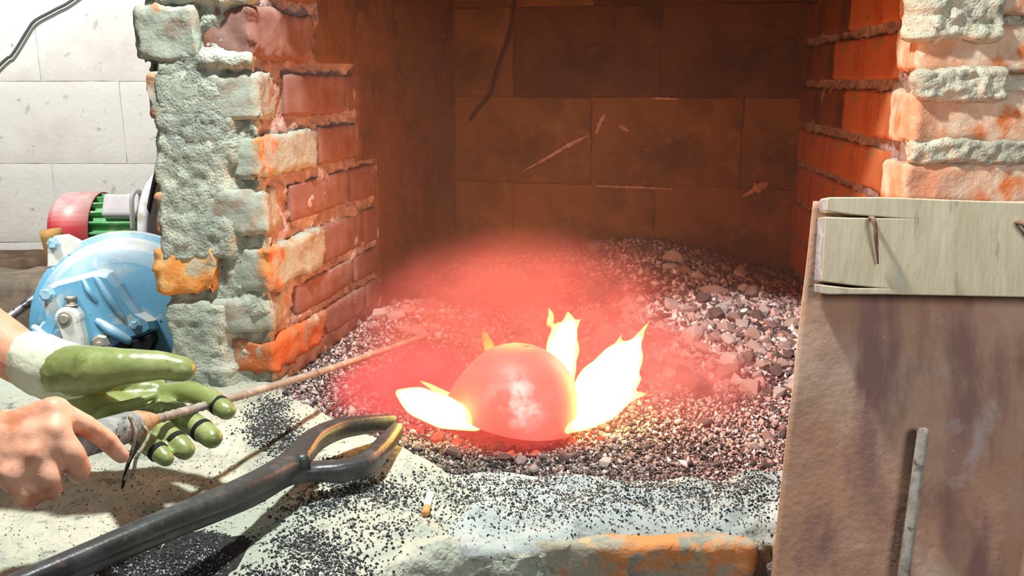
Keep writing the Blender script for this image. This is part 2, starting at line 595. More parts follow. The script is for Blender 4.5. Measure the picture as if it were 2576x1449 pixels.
def extrude_poly(pts2, depth, bevel=.004):
    """2D outline extruded along +z with a chamfered front (z = depth)"""
    n = len(pts2)
    c = Vector((sum(p[0] for p in pts2) / n, sum(p[1] for p in pts2) / n))
    V = [Vector((p[0], p[1], 0)) for p in pts2] + [Vector((p[0], p[1], depth - bevel)) for p in pts2]
    for p in pts2:
        d = c - Vector(p[:2])
        d = d.normalized() * bevel if d.length > bevel else d
        V.append(Vector((p[0] + d.x, p[1] + d.y, depth)))
    Fc = []
    for i in range(n):
        j = (i + 1) % n
        Fc.append((i, j, n + j, n + i))
        Fc.append((n + i, n + j, 2 * n + j, 2 * n + i))
    Fc.append(tuple(range(2 * n, 3 * n)))
    Fc.append(tuple(range(n - 1, -1, -1)))
    return V, Fc


def organic(name, segs, voxel, smooth_it, mat, parent=None, disp=0.0, dfreq=60, label=None, factor=.5):
    """union of tapered capsules (p0, r0, p1, r1) grown into one smooth continuous skin"""
    bm = bmesh.new()
    for (p0, r0, p1, r1) in segs:
        p0, p1 = Vector(p0), Vector(p1)
        for p, r in ((p0, r0), (p1, r1)):
            bmesh.ops.create_icosphere(bm, subdivisions=2, radius=r, matrix=Matrix.Translation(p))
        d = p1 - p0
        if d.length > 1e-4:
            m = Matrix.Translation((p0 + p1) / 2) @ d.to_track_quat('Z', 'Y').to_matrix().to_4x4()
            bmesh.ops.create_cone(bm, cap_ends=True, cap_tris=True, segments=18, radius1=r0, radius2=r1, depth=d.length, matrix=m)
    me = bpy.data.meshes.new(name + '_raw')
    bm.to_mesh(me)
    bm.free()
    t = bpy.data.objects.new(name + '_raw', me)
    link(t)
    md = t.modifiers.new('r', 'REMESH')
    md.mode = 'VOXEL'
    md.voxel_size = voxel
    ms = t.modifiers.new('s', 'SMOOTH')
    ms.factor = factor
    ms.iterations = smooth_it
    dg = bpy.context.evaluated_depsgraph_get()
    dg.update()
    out = bpy.data.meshes.new_from_object(t.evaluated_get(dg))
    bpy.data.objects.remove(t, do_unlink=True)
    bpy.data.meshes.remove(me)
    n = len(out.vertices)
    co = np.empty(n * 3)
    out.vertices.foreach_get('co', co)
    co = co.reshape(-1, 3)
    if disp > 0:
        no = np.empty(n * 3)
        out.vertices.foreach_get('normal', no)
        co = co + no.reshape(-1, 3) * (fbm(co * dfreq, 3, 3)[:, None] * disp)
    if parent is not None:
        co = co - np.array(root_loc(parent))
    out.vertices.foreach_set('co', co.ravel())
    out.polygons.foreach_set('use_smooth', [True] * len(out.polygons))
    out.materials.clear()
    out.materials.append(MATS[mat] if isinstance(mat, str) else mat)
    out.name = name
    out.update()
    o = bpy.data.objects.new(name, out)
    o.parent = parent
    link(o)
    if label:
        o['label'] = label
    return o


def chain(pts, rads):
    return [(pts[i], rads[i], pts[i + 1], rads[i + 1]) for i in range(len(pts) - 1)]


def resample_path(pts, step, smooth_len):
    pts = [Vector(p) for p in pts]
    out, us, u = [], [], 0.0
    for i in range(len(pts) - 1):
        L = (pts[i + 1] - pts[i]).length
        n = max(1, int(round(L / step)))
        for k in range(n):
            out.append(pts[i].lerp(pts[i + 1], k / n))
            us.append(u + L * k / n)
        u += L
    out.append(pts[-1])
    us.append(u)
    A = np.array([(p.x, p.y) for p in out])
    for _ in range(int((smooth_len / step) ** 2) + 1):
        B = A.copy()
        B[1:-1] = (A[:-2] + A[2:] + 2 * A[1:-1]) / 4
        A = B
    T = np.gradient(A, axis=0)
    T /= np.linalg.norm(T, axis=1, keepdims=True)
    N = np.stack([T[:, 1], -T[:, 0]], 1)
    return A, np.array(us), N


def wall_sheet(name, path, z0, z1, step, base, amp, mat, patches=(), seed=0, corner=.012, freq=55, zstep=None):
    """rough continuous mortar skin along a plan path; N points to the right of the path direction"""
    A, us, N = resample_path(path, step, corner)
    zs = np.arange(z0, z1 + 1e-6, zstep or step)
    nu, nz = len(us), len(zs)
    U, Z = np.meshgrid(us, zs, indexing='ij')
    X = np.repeat(A[:, 0:1], nz, 1)
    Yy = np.repeat(A[:, 1:2], nz, 1)
    P3 = np.stack([X.ravel(), Yy.ravel(), Z.ravel()], 1)
    h = base + amp * fbm(P3 * freq, 4, seed, .6) + amp * .8 * np.abs(fbm(P3 * freq * .35, 2, seed + 31))
    wu = U.ravel() + .012 * fbm(P3 * 28, 3, seed + 50)
    wz = Z.ravel() + .010 * fbm(P3 * 28 + 9, 3, seed + 60)
    for (u0, u1, a, b, hh, na) in patches:
        e = .006
        m = sstep(u0 - e, u0 + e, wu) * (1 - sstep(u1 - e, u1 + e, wu)) * sstep(a - e, a + e, wz) * (1 - sstep(b - e, b + e, wz))
        h = h * (1 - m) + (hh + na * fbm(P3 * 70, 4, seed + 71, .6)) * m
    h = h.reshape(nu, nz)
    P = np.empty((nu, nz, 3))
    P[..., 0] = X + N[:, 0:1] * h
    P[..., 1] = Yy + N[:, 1:2] * h
    P[..., 2] = Z
    ii = np.arange(nu * nz).reshape(nu, nz)
    Fc = np.stack([ii[:-1, :-1], ii[1:, :-1], ii[1:, 1:], ii[:-1, 1:]], -1).reshape(-1, 4)
    return mk(name, P.reshape(-1, 3), Fc.tolist(), mat)

# ================================================================== THE SETTING
YF = 1.41                                   # front plane of the left pier
XL, XC = -0.578, -0.404                     # left pier, outer and inner corner
BL = Vector((-0.167, 2.525, 0))             # back corners of the forge
BRC = Vector((0.742, 2.29, 0))
RC = Vector((0.654, 1.458, 0))              # inner front corner of the right pier
rng = random.Random(4)

# workshop floor
V, Fc = [], []
for i in range(31):
    for j in range(31):
        V.append(Vector((-2.6 + 4.6 * i / 30, -.4 + 3.6 * j / 30, -.75 + .006 * mnoise.noise(Vector((i * .9, j * .9, 0))))))
for i in range(30):
    for j in range(30):
        Fc.append((i * 31 + j, (i + 1) * 31 + j, (i + 1) * 31 + j + 1, i * 31 + j + 1))
fl = mk('floor', V, Fc, 'floor_dirt')
tag(fl, 'dark dirt workshop floor', kind='structure')

# ---- forge left wall: pier and receding inner brick face
def front_u(px, py, Yp=YF):
    p = PY(px, py, Yp)
    return p.x, p.z

U_B = 1.75 - YF                             # path length at the outer corner
U_C = U_B + (XC - XL)
patches = []
def fpatch(x0, y0, x1, y1, hh, na):
    a = PY(x0, (y0 + y1) / 2, YF).x
    b = PY(x1, (y0 + y1) / 2, YF).x
    zb = PY((x0 + x1) / 2, y1, YF).z
    zt = PY((x0 + x1) / 2, y0, YF).z
    patches.append((U_B + a - XL, U_B + b - XL, zb, zt, hh, na))
fpatch(380, -300, 640, 8, .012, .010)
fpatch(395, 128, 560, 185, .006, .009)
fpatch(500, 135, 640, 172, .014, .009)
fpatch(390, 182, 562, 290, .006, .003)
fpatch(395, 286, 592, 420, .006, .009)
fpatch(400, 412, 572, 560, .006, .009)
fpatch(410, 545, 590, 655, .010, .008)
fpatch(425, 760, 575, 935, .009, .009)
fpatch(430, 925, 600, 1000, .016, .014)
fpatch(585, 752, 700, 800, .004, .010)
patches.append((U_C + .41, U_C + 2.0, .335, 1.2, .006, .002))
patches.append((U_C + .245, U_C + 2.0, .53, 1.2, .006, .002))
patches.append((U_C + .50, U_C + 2.0, -.2, 1.2, .006, .002))   # soot tone on the deep end; stepped edge paints in the hood's shade
wall_left = wall_sheet('wall_left', [(XL, 1.75), (XL, YF), (XC, YF), (BL.x + .03, BL.y + .14)], -.03, 1.0, .0050, -.011, .014, 'mortar', patches, seed=3, corner=.008, freq=62)
tag(wall_left, 'brick pier and receding inner brick wall left of the fire', kind='structure')
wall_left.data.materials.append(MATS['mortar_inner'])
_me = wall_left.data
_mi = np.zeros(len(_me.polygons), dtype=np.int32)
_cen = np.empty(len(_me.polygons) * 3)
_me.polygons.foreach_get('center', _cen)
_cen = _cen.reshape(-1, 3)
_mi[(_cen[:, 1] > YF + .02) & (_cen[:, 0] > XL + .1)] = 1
_lim = np.where(_cen[:, 2] > .53, .24, np.where(_cen[:, 2] > .335, .40, .49))  # stepped limit draws the hood's shade edge in colour
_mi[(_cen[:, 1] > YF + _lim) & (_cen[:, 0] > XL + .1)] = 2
wall_left.data.materials.append(MATS['soot_shade_wall'])
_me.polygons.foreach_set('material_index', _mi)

inner_dir = Vector((BL.x - XC, BL.y - YF, 0)).normalized()
inner_nrm = Vector((inner_dir.y, -inner_dir.x, 0))
ang_in = math.atan2(inner_dir.y, inner_dir.x)
LZ = [.017, .088, .158, .256, .346, .438, .533, .632, .73, .83]
GAP = [.017, .016, .026, .022, .024, .024, .022, .024, .024, .024]
blen = .207
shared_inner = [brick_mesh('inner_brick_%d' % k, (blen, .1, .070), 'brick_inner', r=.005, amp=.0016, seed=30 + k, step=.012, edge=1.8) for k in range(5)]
for i in range(len(LZ) - 1):
    z0, z1 = LZ[i], LZ[i + 1] - GAP[i]
    hz = z1 - z0
    zc = (z0 + z1) / 2
    even = i % 2 == 0
    j = rng.uniform(-.002, .003)
    if even:
        # corner stretcher along the inner face, its end shows on the front
        mt = {0: 'brick_ember', 2: 'brick_pier', 4: 'brick_pier', 6: 'brick_inner'}.get(i, 'brick_inner')
        me = brick_mesh('corner_brick', (.222, .088, hz), mt, r=.007, amp=.0042, seed=50 + i, step=.008, edge=2.4, freq=55)
        c = Vector((XC, YF, zc)) + inner_dir * .106 - inner_nrm * (.044 - .004 - j)
        place('brick', me, wall_left, c, ang_in)
        s = .225
        if i in (2, 6):   # the outer half of the course shows as well
            me = brick_mesh('pier_brick', (XC - .085 - XL + .012, .1, hz + .004), 'brick_orange' if i == 2 else 'brick_pier', r=.008, amp=.0045, seed=80 + i, step=.008, edge=2.4, freq=55)
            place('brick', me, wall_left, ((XL + XC - .085) / 2 - .002, YF + .05 - .010, zc - .002))
    else:
        me = brick_mesh('header_brick', (XC - XL + .004, .098, hz), 'brick_pier', r=.007, amp=.0042, seed=60 + i, step=.008, edge=2.4, freq=55)
        c = Vector(((XL + XC) / 2 + .004, YF + .049 - .004, zc))
        place('brick', me, wall_left, c)
        s = .104
    k = 0
    while s < (.52 if i < 4 else .40 if i < 6 else .2):
        L = blen if not (not even and k == 0) else .262
        L *= rng.uniform(.96, 1.03)
        me = shared_inner[(i * 3 + k) % 5]
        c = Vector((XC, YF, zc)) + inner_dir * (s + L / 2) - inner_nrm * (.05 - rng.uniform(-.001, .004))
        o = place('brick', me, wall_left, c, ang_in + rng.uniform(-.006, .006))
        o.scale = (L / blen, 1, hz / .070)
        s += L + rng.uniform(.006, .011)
        k += 1

# ---- forge right wall and pale pier
RZ = [.017, .108, .2, .298, .396, .5, .6, .7, .8, .9]
rdir = Vector((BRC.x - RC.x, BRC.y - RC.y, 0)).normalized()
rnrm = Vector((-rdir.y, rdir.x, 0))
ang_r = math.atan2(rdir.y, rdir.x)
LR = (BRC - RC).length
patches_r = []
def rpatch(x0, y0, x1, y1, hh, na):
    a = PY(x0, (y0 + y1) / 2, RC.y).x
    b = PY(x1, (y0 + y1) / 2, RC.y).x
    zb = PY((x0 + x1) / 2, y1, RC.y).z
    zt = PY((x0 + x1) / 2, y0, RC.y).z
    u0 = LR + .1
    patches_r.append((u0 + a - RC.x, u0 + b - RC.x, zb, zt, hh, na))
rpatch(2290, -200, 2520, 105, .022, .014)
rpatch(2300, 170, 2520, 250, .022, .012)
rpatch(2285, 350, 2620, 410, .012, .010)
wall_right = wall_sheet('wall_right', [BRC + rdir * .1, RC, RC + Vector((.5, -.02, 0))], -.03, 1.0,   .0045, -.010, .013, 'mortar_pale', patches_r, seed=9, corner=.008)
tag(wall_right, 'brick wall and pale brick pier right of the fire', kind='structure')
wall_right.data.materials.append(MATS['mortar_inner'])
_me = wall_right.data
_mi = np.zeros(len(_me.polygons), dtype=np.int32)
_cen = np.empty(len(_me.polygons) * 3)
_me.polygons.foreach_get('center', _cen)
_cen = _cen.reshape(-1, 3)
_mi[(_cen[:, 1] > RC.y + .03)] = 1
_me.polygons.foreach_set('material_index', _mi)
shared_right = [brick_mesh('right_brick_%d' % k, (blen, .1, .080), 'brick_right', r=.005, amp=.0016, seed=130 + k, step=.012, edge=1.6) for k in range(5)]
for i in range(len(RZ) - 1):
    z0, z1 = RZ[i], RZ[i + 1] - (.014 if i not in (3, 4, 5) else .02)
    zc, hz = (z0 + z1) / 2, z1 - z0
    # pier front: pale stretcher bricks
    fz0 = {3: .296, 4: .398, 5: .512}.get(i, z0)
    fz1 = {3: .368, 4: .482, 5: .585}.get(i, z1)
    L = .30 if i % 2 else .26
    me = brick_mesh('pale_brick', (L, .1, fz1 - fz0), 'brick_pale', r=.010, amp=.004, seed=160 + i, step=.008, edge=2.0)
    place('brick', me, wall_right, (RC.x + L / 2 - .004 + rng.uniform(-.004, .004), RC.y + .05 - .012, (fz0 + fz1) / 2), -.03)
    me = brick_mesh('pale_brick_next', (.22, .1, fz1 - fz0), 'brick_pale', r=.008, amp=.004, seed=180 + i, step=.012, edge=2.0)
    place('brick', me, wall_right, (RC.x + L + .12, RC.y + .05 - .014, (fz0 + fz1) / 2), -.03)
    s = .102
    k = 0
    while s < LR:
        L = blen if k or i % 2 else .12
        L *= rng.uniform(.95, 1.03)
        c = RC + Vector((0, 0, zc)) + rdir * (s + L / 2) - rnrm * (.05 - rng.uniform(-.001, .004))
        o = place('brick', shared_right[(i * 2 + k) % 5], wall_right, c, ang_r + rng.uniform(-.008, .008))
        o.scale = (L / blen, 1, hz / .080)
        if s > .36 and z0 > .38:  # deep upper bricks get shade painted in along with soot
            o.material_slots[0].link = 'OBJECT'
            o.material_slots[0].material = MATS['brick_soot_shade']
        s += L + rng.uniform(.006, .012)
        k += 1

# ---- block walls: sooty forge back wall, white far wall
def block_wall(name, a, b, z_rows, length, gap, mat, joint_mat, label, seed, offs, depth=.12, amp=.0022, recess=.007, rnd=.0012, sooty=False):
    a, b = Vector(a), Vector(b)
    d = (b - a).normalized()
    nrm = Vector((d.y, -d.x, 0))
    L = (b - a).length
    ang = math.atan2(d.y, d.x)
    nb = 24
    V, Fc = [], []
    for i in range(nb + 1):
        for k in range(2):
            p = a + d * (L * i / nb) - nrm * recess
            V.append(Vector((p.x, p.y, z_rows[0] if k == 0 else z_rows[-1])))
    for i in range(nb):
        Fc.append((2 * i, 2 * i + 2, 2 * i + 3, 2 * i + 1))
    w = mk(name, V, Fc, joint_mat)
    tag(w, label, kind='structure')
    shared = {}
    for r in range(len(z_rows) - 1):
        z0, z1 = z_rows[r], z_rows[r + 1]
        s = -offs[r % len(offs)]
        k = 0
        while s < L:
            e = min(s + length, L)
            s0 = max(s, 0)
            if e - s0 > .03:
                key = (round(e - s0, 3), round(z1 - z0, 3), (r + k) % 2)
                if key not in shared:
                    shared[key] = brick_mesh(name + '_block', (e - s0 - gap, depth, z1 - z0 - gap), mat, r=rnd, amp=amp, seed=seed + len(shared), step=.02, freq=25, edge=.8)
                c = a + d * ((s0 + e) / 2) - nrm * (depth / 2)
                ob_ = place('block', shared[key], w, (c.x, c.y, (z0 + z1) / 2), ang)
                if sooty and (z0 > .4 and (c.x > .55 or .12 < c.x < .45)):  # upper blocks carry the corner's shade in their colour, besides soot
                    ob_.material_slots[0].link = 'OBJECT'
                    ob_.material_slots[0].material = MATS['soot_shade_block']
            s += length
            k += 1
    return w


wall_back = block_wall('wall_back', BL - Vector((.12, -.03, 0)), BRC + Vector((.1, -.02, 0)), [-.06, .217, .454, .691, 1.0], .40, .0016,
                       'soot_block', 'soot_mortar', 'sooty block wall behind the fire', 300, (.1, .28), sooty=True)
wall_far = block_wall('wall_far', (-2.6, 2.72, 0), (-.36, 2.72, 0), [-.75, -.5, -.25, 0.0, .247, .495, .743, .99, 1.24], .47, .0012,
                      'white_plaster', 'white_joint', 'white plastered block wall behind the blower', 340, (.0, .235), amp=.0008, recess=.003, rnd=.0008)

# pale mortar splashes on the sooty wall
bd = (BRC - BL).normalized()
bn = Vector((bd.y, -bd.x, 0))
def on_back(px, py, off=0.0):
    r = ray(px, py)
    o = Vector((0, 0, H))
    t = (BL - o).dot(bn) / r.dot(bn)
    return o + r * t + bn * off
def splash(pts, rads, seed):
    P = catmull(pts, 10)
    R = lerp_list(rads, 10)
    rr = random.Random(seed)
    R = [(r * rr.uniform(.5, 1.3), r * rr.uniform(.5, 1.3)) for r in R]
    V, Fc = sweep(P, R, 8, 2.0, (0, 0, 1))
    o = mk('mortar_splash', V, Fc, 'splash', wall_back, True, 'pale mortar splash')
    return o
splash([on_back(1312, 432), on_back(1380, 395), on_back(1430, 365), on_back(1478, 342)], [.002, .0065, .008, .003], 1)
splash([on_back(1868, 495), on_back(1885, 485), on_back(1908, 472), on_back(1928, 462)], [.003, .007, .015, .008], 2)
splash([on_back(1500, 335), on_back(1508, 310), on_back(1520, 290)], [.004, .009, .004], 3)
splash([on_back(1558, 318), on_back(1568, 322), on_back(1578, 330)], [.004, .009, .004], 4)
splash([on_back(1500, 468), on_back(1560, 470), on_back(1620, 472), on_back(1690, 476)], [.002, .004, .0035, .002], 5)
splash([on_back(1640, 247), on_back(1680, 248), on_back(1705, 249)], [.002, .004, .002], 6)

# forge hood above the frame: it keeps the lamp off the inside of the forge
def plain_box(name, c, s, mat, parent=None, r=.004, amp=.0008, seed=0, step=.08, label=None):
    p, Fc = brick_geo(s, r=r, amp=amp, seed=seed, step=step)
    return mk(name, [Vector(q) + Vector(c) for q in p], Fc, mat, parent, True, label)


hood = plain_box('ceiling', (.12, 1.98, 1.02), (1.7, 1.24, .05), 'hood_soot')
tag(hood, 'sooty roof of the forge hood', kind='structure')
lintel = plain_box('trim_1', (.1, YF + .005, .905), (1.6, .05, .27), 'hood_soot')
tag(lintel, 'sooty lintel over the forge mouth', kind='structure')

# ================================================================== HEARTH
def interp(x, xs, ys):
    return float(np.interp(x, xs, ys))


R1 = PZ(690, 985); R2 = PZ(860, 1062); R3 = PZ(1000, 1122); R4 = PZ(1122, 1192)
R5 = PZ(1290, 1188); R6 = PZ(1500, 1206); R7 = PZ(1750, 1202); R8 = PZ(1962, 1194)
RIMX = [R1.x - .004, R1.x, R2.x, R3.x, R4.x, R4.x + .03, R5.x, R6.x, R7.x, R8.x, .75]
RIMY = [1.5, R1.y, R2.y, R3.y, R4.y, R4.y - .004, R5.y, R6.y, R7.y, R8.y, R8.y + .01]
FE = PZ(1600, 1292)
FRX = [-1.2, -.62, -.42, -.34, -.22, -.13, -.05, .01, .09, .75]
FRY = [.52, .55, .62, .70, .80, .86, .90, FE.y - .03, FE.y - .003, FE.y]
hearth = thing('forge_hearth', (0, 1.1, -.75), 'pale concrete and brick forge hearth with grit strewn on its ledge', 'hearth')
xs = np.arange(-1.05, .72, .0055)
N_TOP, N_FACE = 120, 60
V = []
tt = np.linspace(0, 1, N_TOP) ** 1.0
for x in xs:
    yb = interp(x, RIMX, RIMY)
    yf = interp(x, FRX, FRY)
    drop = interp(x, [-1.2, -.3, -.2, -.1, 0.0, .08, .75], [0, 0, .006, .012, .012, .004, .004])
    V.append((x, yb + .012, -.07))
    V.append((x, yb + .002, -.02))
    for t in tt:
        V.append((x, yb + (yf - yb) * t, -drop * t * t))
    rr = .018
    for k in range(1, 7):
        a = math.pi / 2 * k / 6
        V.append((x, yf - rr * math.sin(a), -drop - rr * (1 - math.cos(a))))
    for k in range(1, N_FACE):
        V.append((x, yf - rr - .02 * (k / N_FACE), -drop - rr - (.72 - rr) * (k / N_FACE) ** 1.6))
V = np.array(V)
rows = 2 + N_TOP + 6 + N_FACE - 1
topm = sstep(-.06, -.01, V[:, 2])
n1 = fbm(V * 45, 4, 5, .6)
n2 = fbm(V * 9, 3, 6)
rough_r = sstep(-.22, -.1, V[:, 0]) * sstep(1.12, 1.05, V[:, 1])
V[:, 2] += topm * (n1 * .0035 + n2 * .007)
V[:, 2] += rough_r * topm * fbm(V * 26, 4, 15) * .012
face = 1 - sstep(-.03, -.012, V[:, 2])
V[:, 1] -= face * (fbm(V * 30, 4, 8, .6) * .014 + fbm(V * 90, 3, 18) * .004 + .002)
# lump of concrete that carries the tong handles, beyond the lower left of the view
lump = np.exp(-(((V[:, 0] + .60) / .10) ** 2 + ((V[:, 1] - .62) / .05) ** 2))
V[:, 2] += .075 * lump * topm
# shallow hollow full of coal dust at the front of the slab under the hands
wob = fbm(V * 14, 2, 91)
nt_ = sstep(-.475, -.435, V[:, 0] + .03 * wob) * (1 - sstep(-.325, -.285, V[:, 0] + .03 * wob)) * (1 - sstep(.855, .90, V[:, 1] + .05 * wob + .015 * n1))
V[:, 2] -= nt_ * topm * .006
ii = np.arange(len(xs) * rows).reshape(len(xs), rows)
Fc = np.stack([ii[:-1, :-1], ii[:-1, 1:], ii[1:, 1:], ii[1:, :-1]], -1).reshape(-1, 4)
slab = mk('slab', V, Fc.tolist(), 'slab', hearth)
slab.data.materials.append(MATS['coal_dust'])      # coal dust lying in the hollow
slab.data.materials.append(MATS['ledge_cement'])
_mi = (nt_[Fc].mean(1) > .35).astype(np.int32)
_lx = (V[:, 0] + .16 * fbm(V * 9, 4, 44))[Fc].mean(1)
_mi[(_lx > -.06) & ((V[:, 2] + .012 * fbm(V * 30, 3, 47))[Fc].mean(1) > -.022)] = 2
slab.data.polygons.foreach_set('material_index', _mi)
# bricks showing in the hearth's front face
fb0 = PY(1312, 1345, FE.y - .02)
fb1 = PY(1902, 1345, FE.y - .02)
for k, (xa, xb) in enumerate([(fb0.x, fb1.x), (fb1.x + .02, fb1.x + .26), (fb1.x + .28, fb1.x + .40)]):
    p, Fb = brick_geo((xb - xa, .11, .078), r=.007, amp=.0035, seed=400 + k, step=.009, edge=1.8)
    mk('brick', [Vector(q) + Vector(((xa + xb) / 2, FE.y - .02 + .033, fb0.z - .039)) for q in p], Fb, 'hearth_brick', hearth)
for k in range(4):
    p, Fb = brick_geo((.24, .11, .078), r=.007, amp=.0035, seed=410 + k, step=.012, edge=1.8)
    mk('brick', [Vector(q) + Vector((fb0.x - .05 + .255 * k, FE.y - .02 + .036, fb0.z - .039 - .105)) for q in p], Fb, 'hearth_brick', hearth)

# ================================================================== CINDERS
def bed_z(x, y):
    z = -.014 + .085 * np.exp(-((x - .33) / .26) ** 2 - ((y - 2.28) / .36) ** 2)
    z = z + .035 * np.exp(-((x - .52) / .2) ** 2 - ((y - 1.78) / .3) ** 2)
    z = z + .05 * np.exp(-((x + .2) / .09) ** 2 - ((y - 1.80) / .13) ** 2)
    z = z - .012 * np.exp(-((x - .0) / .16) ** 2 - ((y - 1.28) / .14) ** 2)
    return z


def left_x(y):
    return XC + (BL.x - XC) * (y - YF) / (BL.y - YF)


def right_x(y):
    return RC.x + (BRC.x - RC.x) * (y - RC.y) / (BRC.y - RC.y)


def back_y(x):
    return BL.y + (BRC.y - BL.y) * (x - BL.x) / (BRC.x - BL.x)


rimx = np.array(RIMX); rimy = np.array(RIMY)
gx = np.arange(-.47, .78, .008)
gy = np.arange(1.0, 2.56, .008)
GX, GY = np.meshgrid(gx, gy, indexing='ij')
P3 = np.stack([GX.ravel(), GY.ravel(), 0 * GX.ravel()], 1)
gz = bed_z(GX.ravel(), GY.ravel()) + .004 * fbm(P3 * 60, 3, 2) - .004
inside = (GY.ravel() > np.interp(GX.ravel(), rimx, rimy) - .006) & (GX.ravel() > left_x(GY.ravel()) - .02) & (GX.ravel() < right_x(GY.ravel()) + .02) & (GY.ravel() < back_y(GX.ravel()) + .015)
ii = np.arange(GX.size).reshape(GX.shape)
q = np.stack([ii[:-1, :-1], ii[1:, :-1], ii[1:, 1:], ii[:-1, 1:]], -1).reshape(-1, 4)
q = q[inside[q].all(1)]
bed = mk('cinder_bed', np.stack([GX.ravel(), GY.ravel(), gz], 1), q.tolist(), 'ash_bed')
tag(bed, 'loose bed of fine grey and pinkish cinders filling the fire pit', 'cinders', kind='stuff')


def grains(name, xyz, size, colors, mat, parent=None, seed=0):
    rs = np.random.RandomState(seed)
    n = len(xyz)
    base = np.array([(1, 0, 0), (0, 1, 0), (-1, 0, 0), (0, -1, 0), (0, 0, 1), (0, 0, -1)], float)
    tri = np.array([(0, 1, 4), (1, 2, 4), (2, 3, 4), (3, 0, 4), (1, 0, 5), (2, 1, 5), (3, 2, 5), (0, 3, 5)])
    v = base[None] * rs.uniform(.55, 1.25, (n, 6, 1)) * size[:, None, None]
    v += rs.normal(0, .22, (n, 6, 3)) * size[:, None, None]
    a = rs.uniform(0, 2 * np.pi, n); b = rs.normal(0, .7, n)
    ca, sa, cb, sb = np.cos(a), np.sin(a), np.cos(b), np.sin(b)
    x, y, z = v[..., 0].copy(), v[..., 1].copy(), v[..., 2].copy()
    y, z = cb[:, None] * y - sb[:, None] * z, sb[:, None] * y + cb[:, None] * z
    x, y = ca[:, None] * x - sa[:, None] * y, sa[:, None] * x + ca[:, None] * y
    v = np.stack([x, y, z], -1) + xyz[:, None, :]
    V = v.reshape(-1, 3)
    Fq = (tri[None] + (np.arange(n) * 6)[:, None, None]).reshape(-1, 3)
    off = np.array(root_loc(parent)) if parent is not None else np.zeros(3)
    V = V - off
    me = bpy.data.meshes.new(name)
    me.vertices.add(len(V)); me.vertices.foreach_set('co', V.ravel())
    me.loops.add(Fq.size); me.loops.foreach_set('vertex_index', Fq.ravel())
    me.polygons.add(len(Fq)); me.polygons.foreach_set('loop_start', np.arange(0, Fq.size, 3)); me.polygons.foreach_set('loop_total', np.full(len(Fq), 3))
    at = me.color_attributes.new('Col', 'FLOAT_COLOR', 'POINT')
    c = np.ones((len(V), 4)); c[:, :3] = np.repeat(colors, 6, 0)
    at.data.foreach_set('color', c.ravel())
    me.materials.append(MATS[mat])
    me.update(calc_edges=True)
    me.validate()
    o = bpy.data.objects.new(name, me)
    o.parent = parent
    return link(o)


rs = np.random.RandomState(11)
NG = 95000
yy = 1.0 / rs.uniform(1 / 2.5, 1 / 1.03, NG)
xx = rs.uniform(-.45, .76, NG)
ok = (yy > np.interp(xx, rimx, rimy) + .001) & (xx > left_x(yy) + .004) & (xx < right_x(yy) - .004) & (yy < back_y(xx) - .004)
ok &= np.hypot((xx - 0.0) / .085, (yy - 1.26) / .085) > 1
xx, yy = xx[ok], yy[ok]
n = len(xx)
sz = .0017 * (1 + .9 * np.clip(yy - 1.05, 0, 1.2)) * np.exp(rs.normal(0, .45, n))
sz = sz * (1 + .9 * sstep(.12, .3, xx) * sstep(1.35, 1.6, yy))
sz = np.clip(sz, .0011, .011)
zz = bed_z(xx, yy) + sz * .4
pick = rs.uniform(0, 1, n)
pal = np.array([(.62, .56, .54), (.36, .31, .30), (.05, .045, .05), (.45, .29, .26), (.16, .13, .13)])
cid = np.digitize(pick, [.20, .42, .66, .80])
cc = pal[cid] * rs.uniform(.7, 1.2, (n, 1))
cc = cc * (1 + sstep(.1, .3, xx)[:, None] * np.array([.45, .2, .18]))  # the fire's pink light put into the grain colour towards the right heap
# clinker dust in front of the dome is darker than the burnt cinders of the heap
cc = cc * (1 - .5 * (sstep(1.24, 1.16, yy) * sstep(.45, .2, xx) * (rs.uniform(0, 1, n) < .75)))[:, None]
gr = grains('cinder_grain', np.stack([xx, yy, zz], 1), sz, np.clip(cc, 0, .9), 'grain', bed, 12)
gr['kind'] = 'stuff'

# larger cinder lumps, each its own thing
lump_meshes = []
for k in range(12):
    bm = bmesh.new()
    rk = np.random.RandomState(900 + k)
    P = rk.normal(0, 1, (22, 3))
    P = P / np.linalg.norm(P, axis=1, keepdims=True) * rk.uniform(.62, 1.15, (22, 1)) * np.array([1.15, .9, .75])
    for p in P:
        bm.verts.new(p)
    hull = bmesh.ops.convex_hull(bm, input=bm.verts)
    bmesh.ops.delete(bm, geom=[v for v in hull['geom_interior'] if isinstance(v, bmesh.types.BMVert)], context='VERTS')
    me = bpy.data.meshes.new('cinder_lump')
    bm.to_mesh(me); bm.free()
    me.materials.append(MATS['cinder_%d' % (k % 4)])
    lump_meshes.append(me)
spots = []
rl = random.Random(21)


def bed_spot(px, py):
    p = PZ(px, py, 0)
    for _ in range(4):
        p = PZ(px, py, float(bed_z(p.x, p.y)))
    return p


def try_lump(px, py, r, grp):
    p = bed_spot(px, py)
    if p.x < left_x(p.y) + r or p.x > right_x(p.y) - r * .9 or p.y > back_y(p.x) - r or p.y < np.interp(p.x, rimx, rimy) + r * .6:
        return
    if math.hypot(p.x, p.y - 1.256) < .10 + r:
        return
    for (q_, r_, _) in spots:
        if (q_ - p).length < (r + r_) * .62:
            return
    spots.append((p, r, grp))


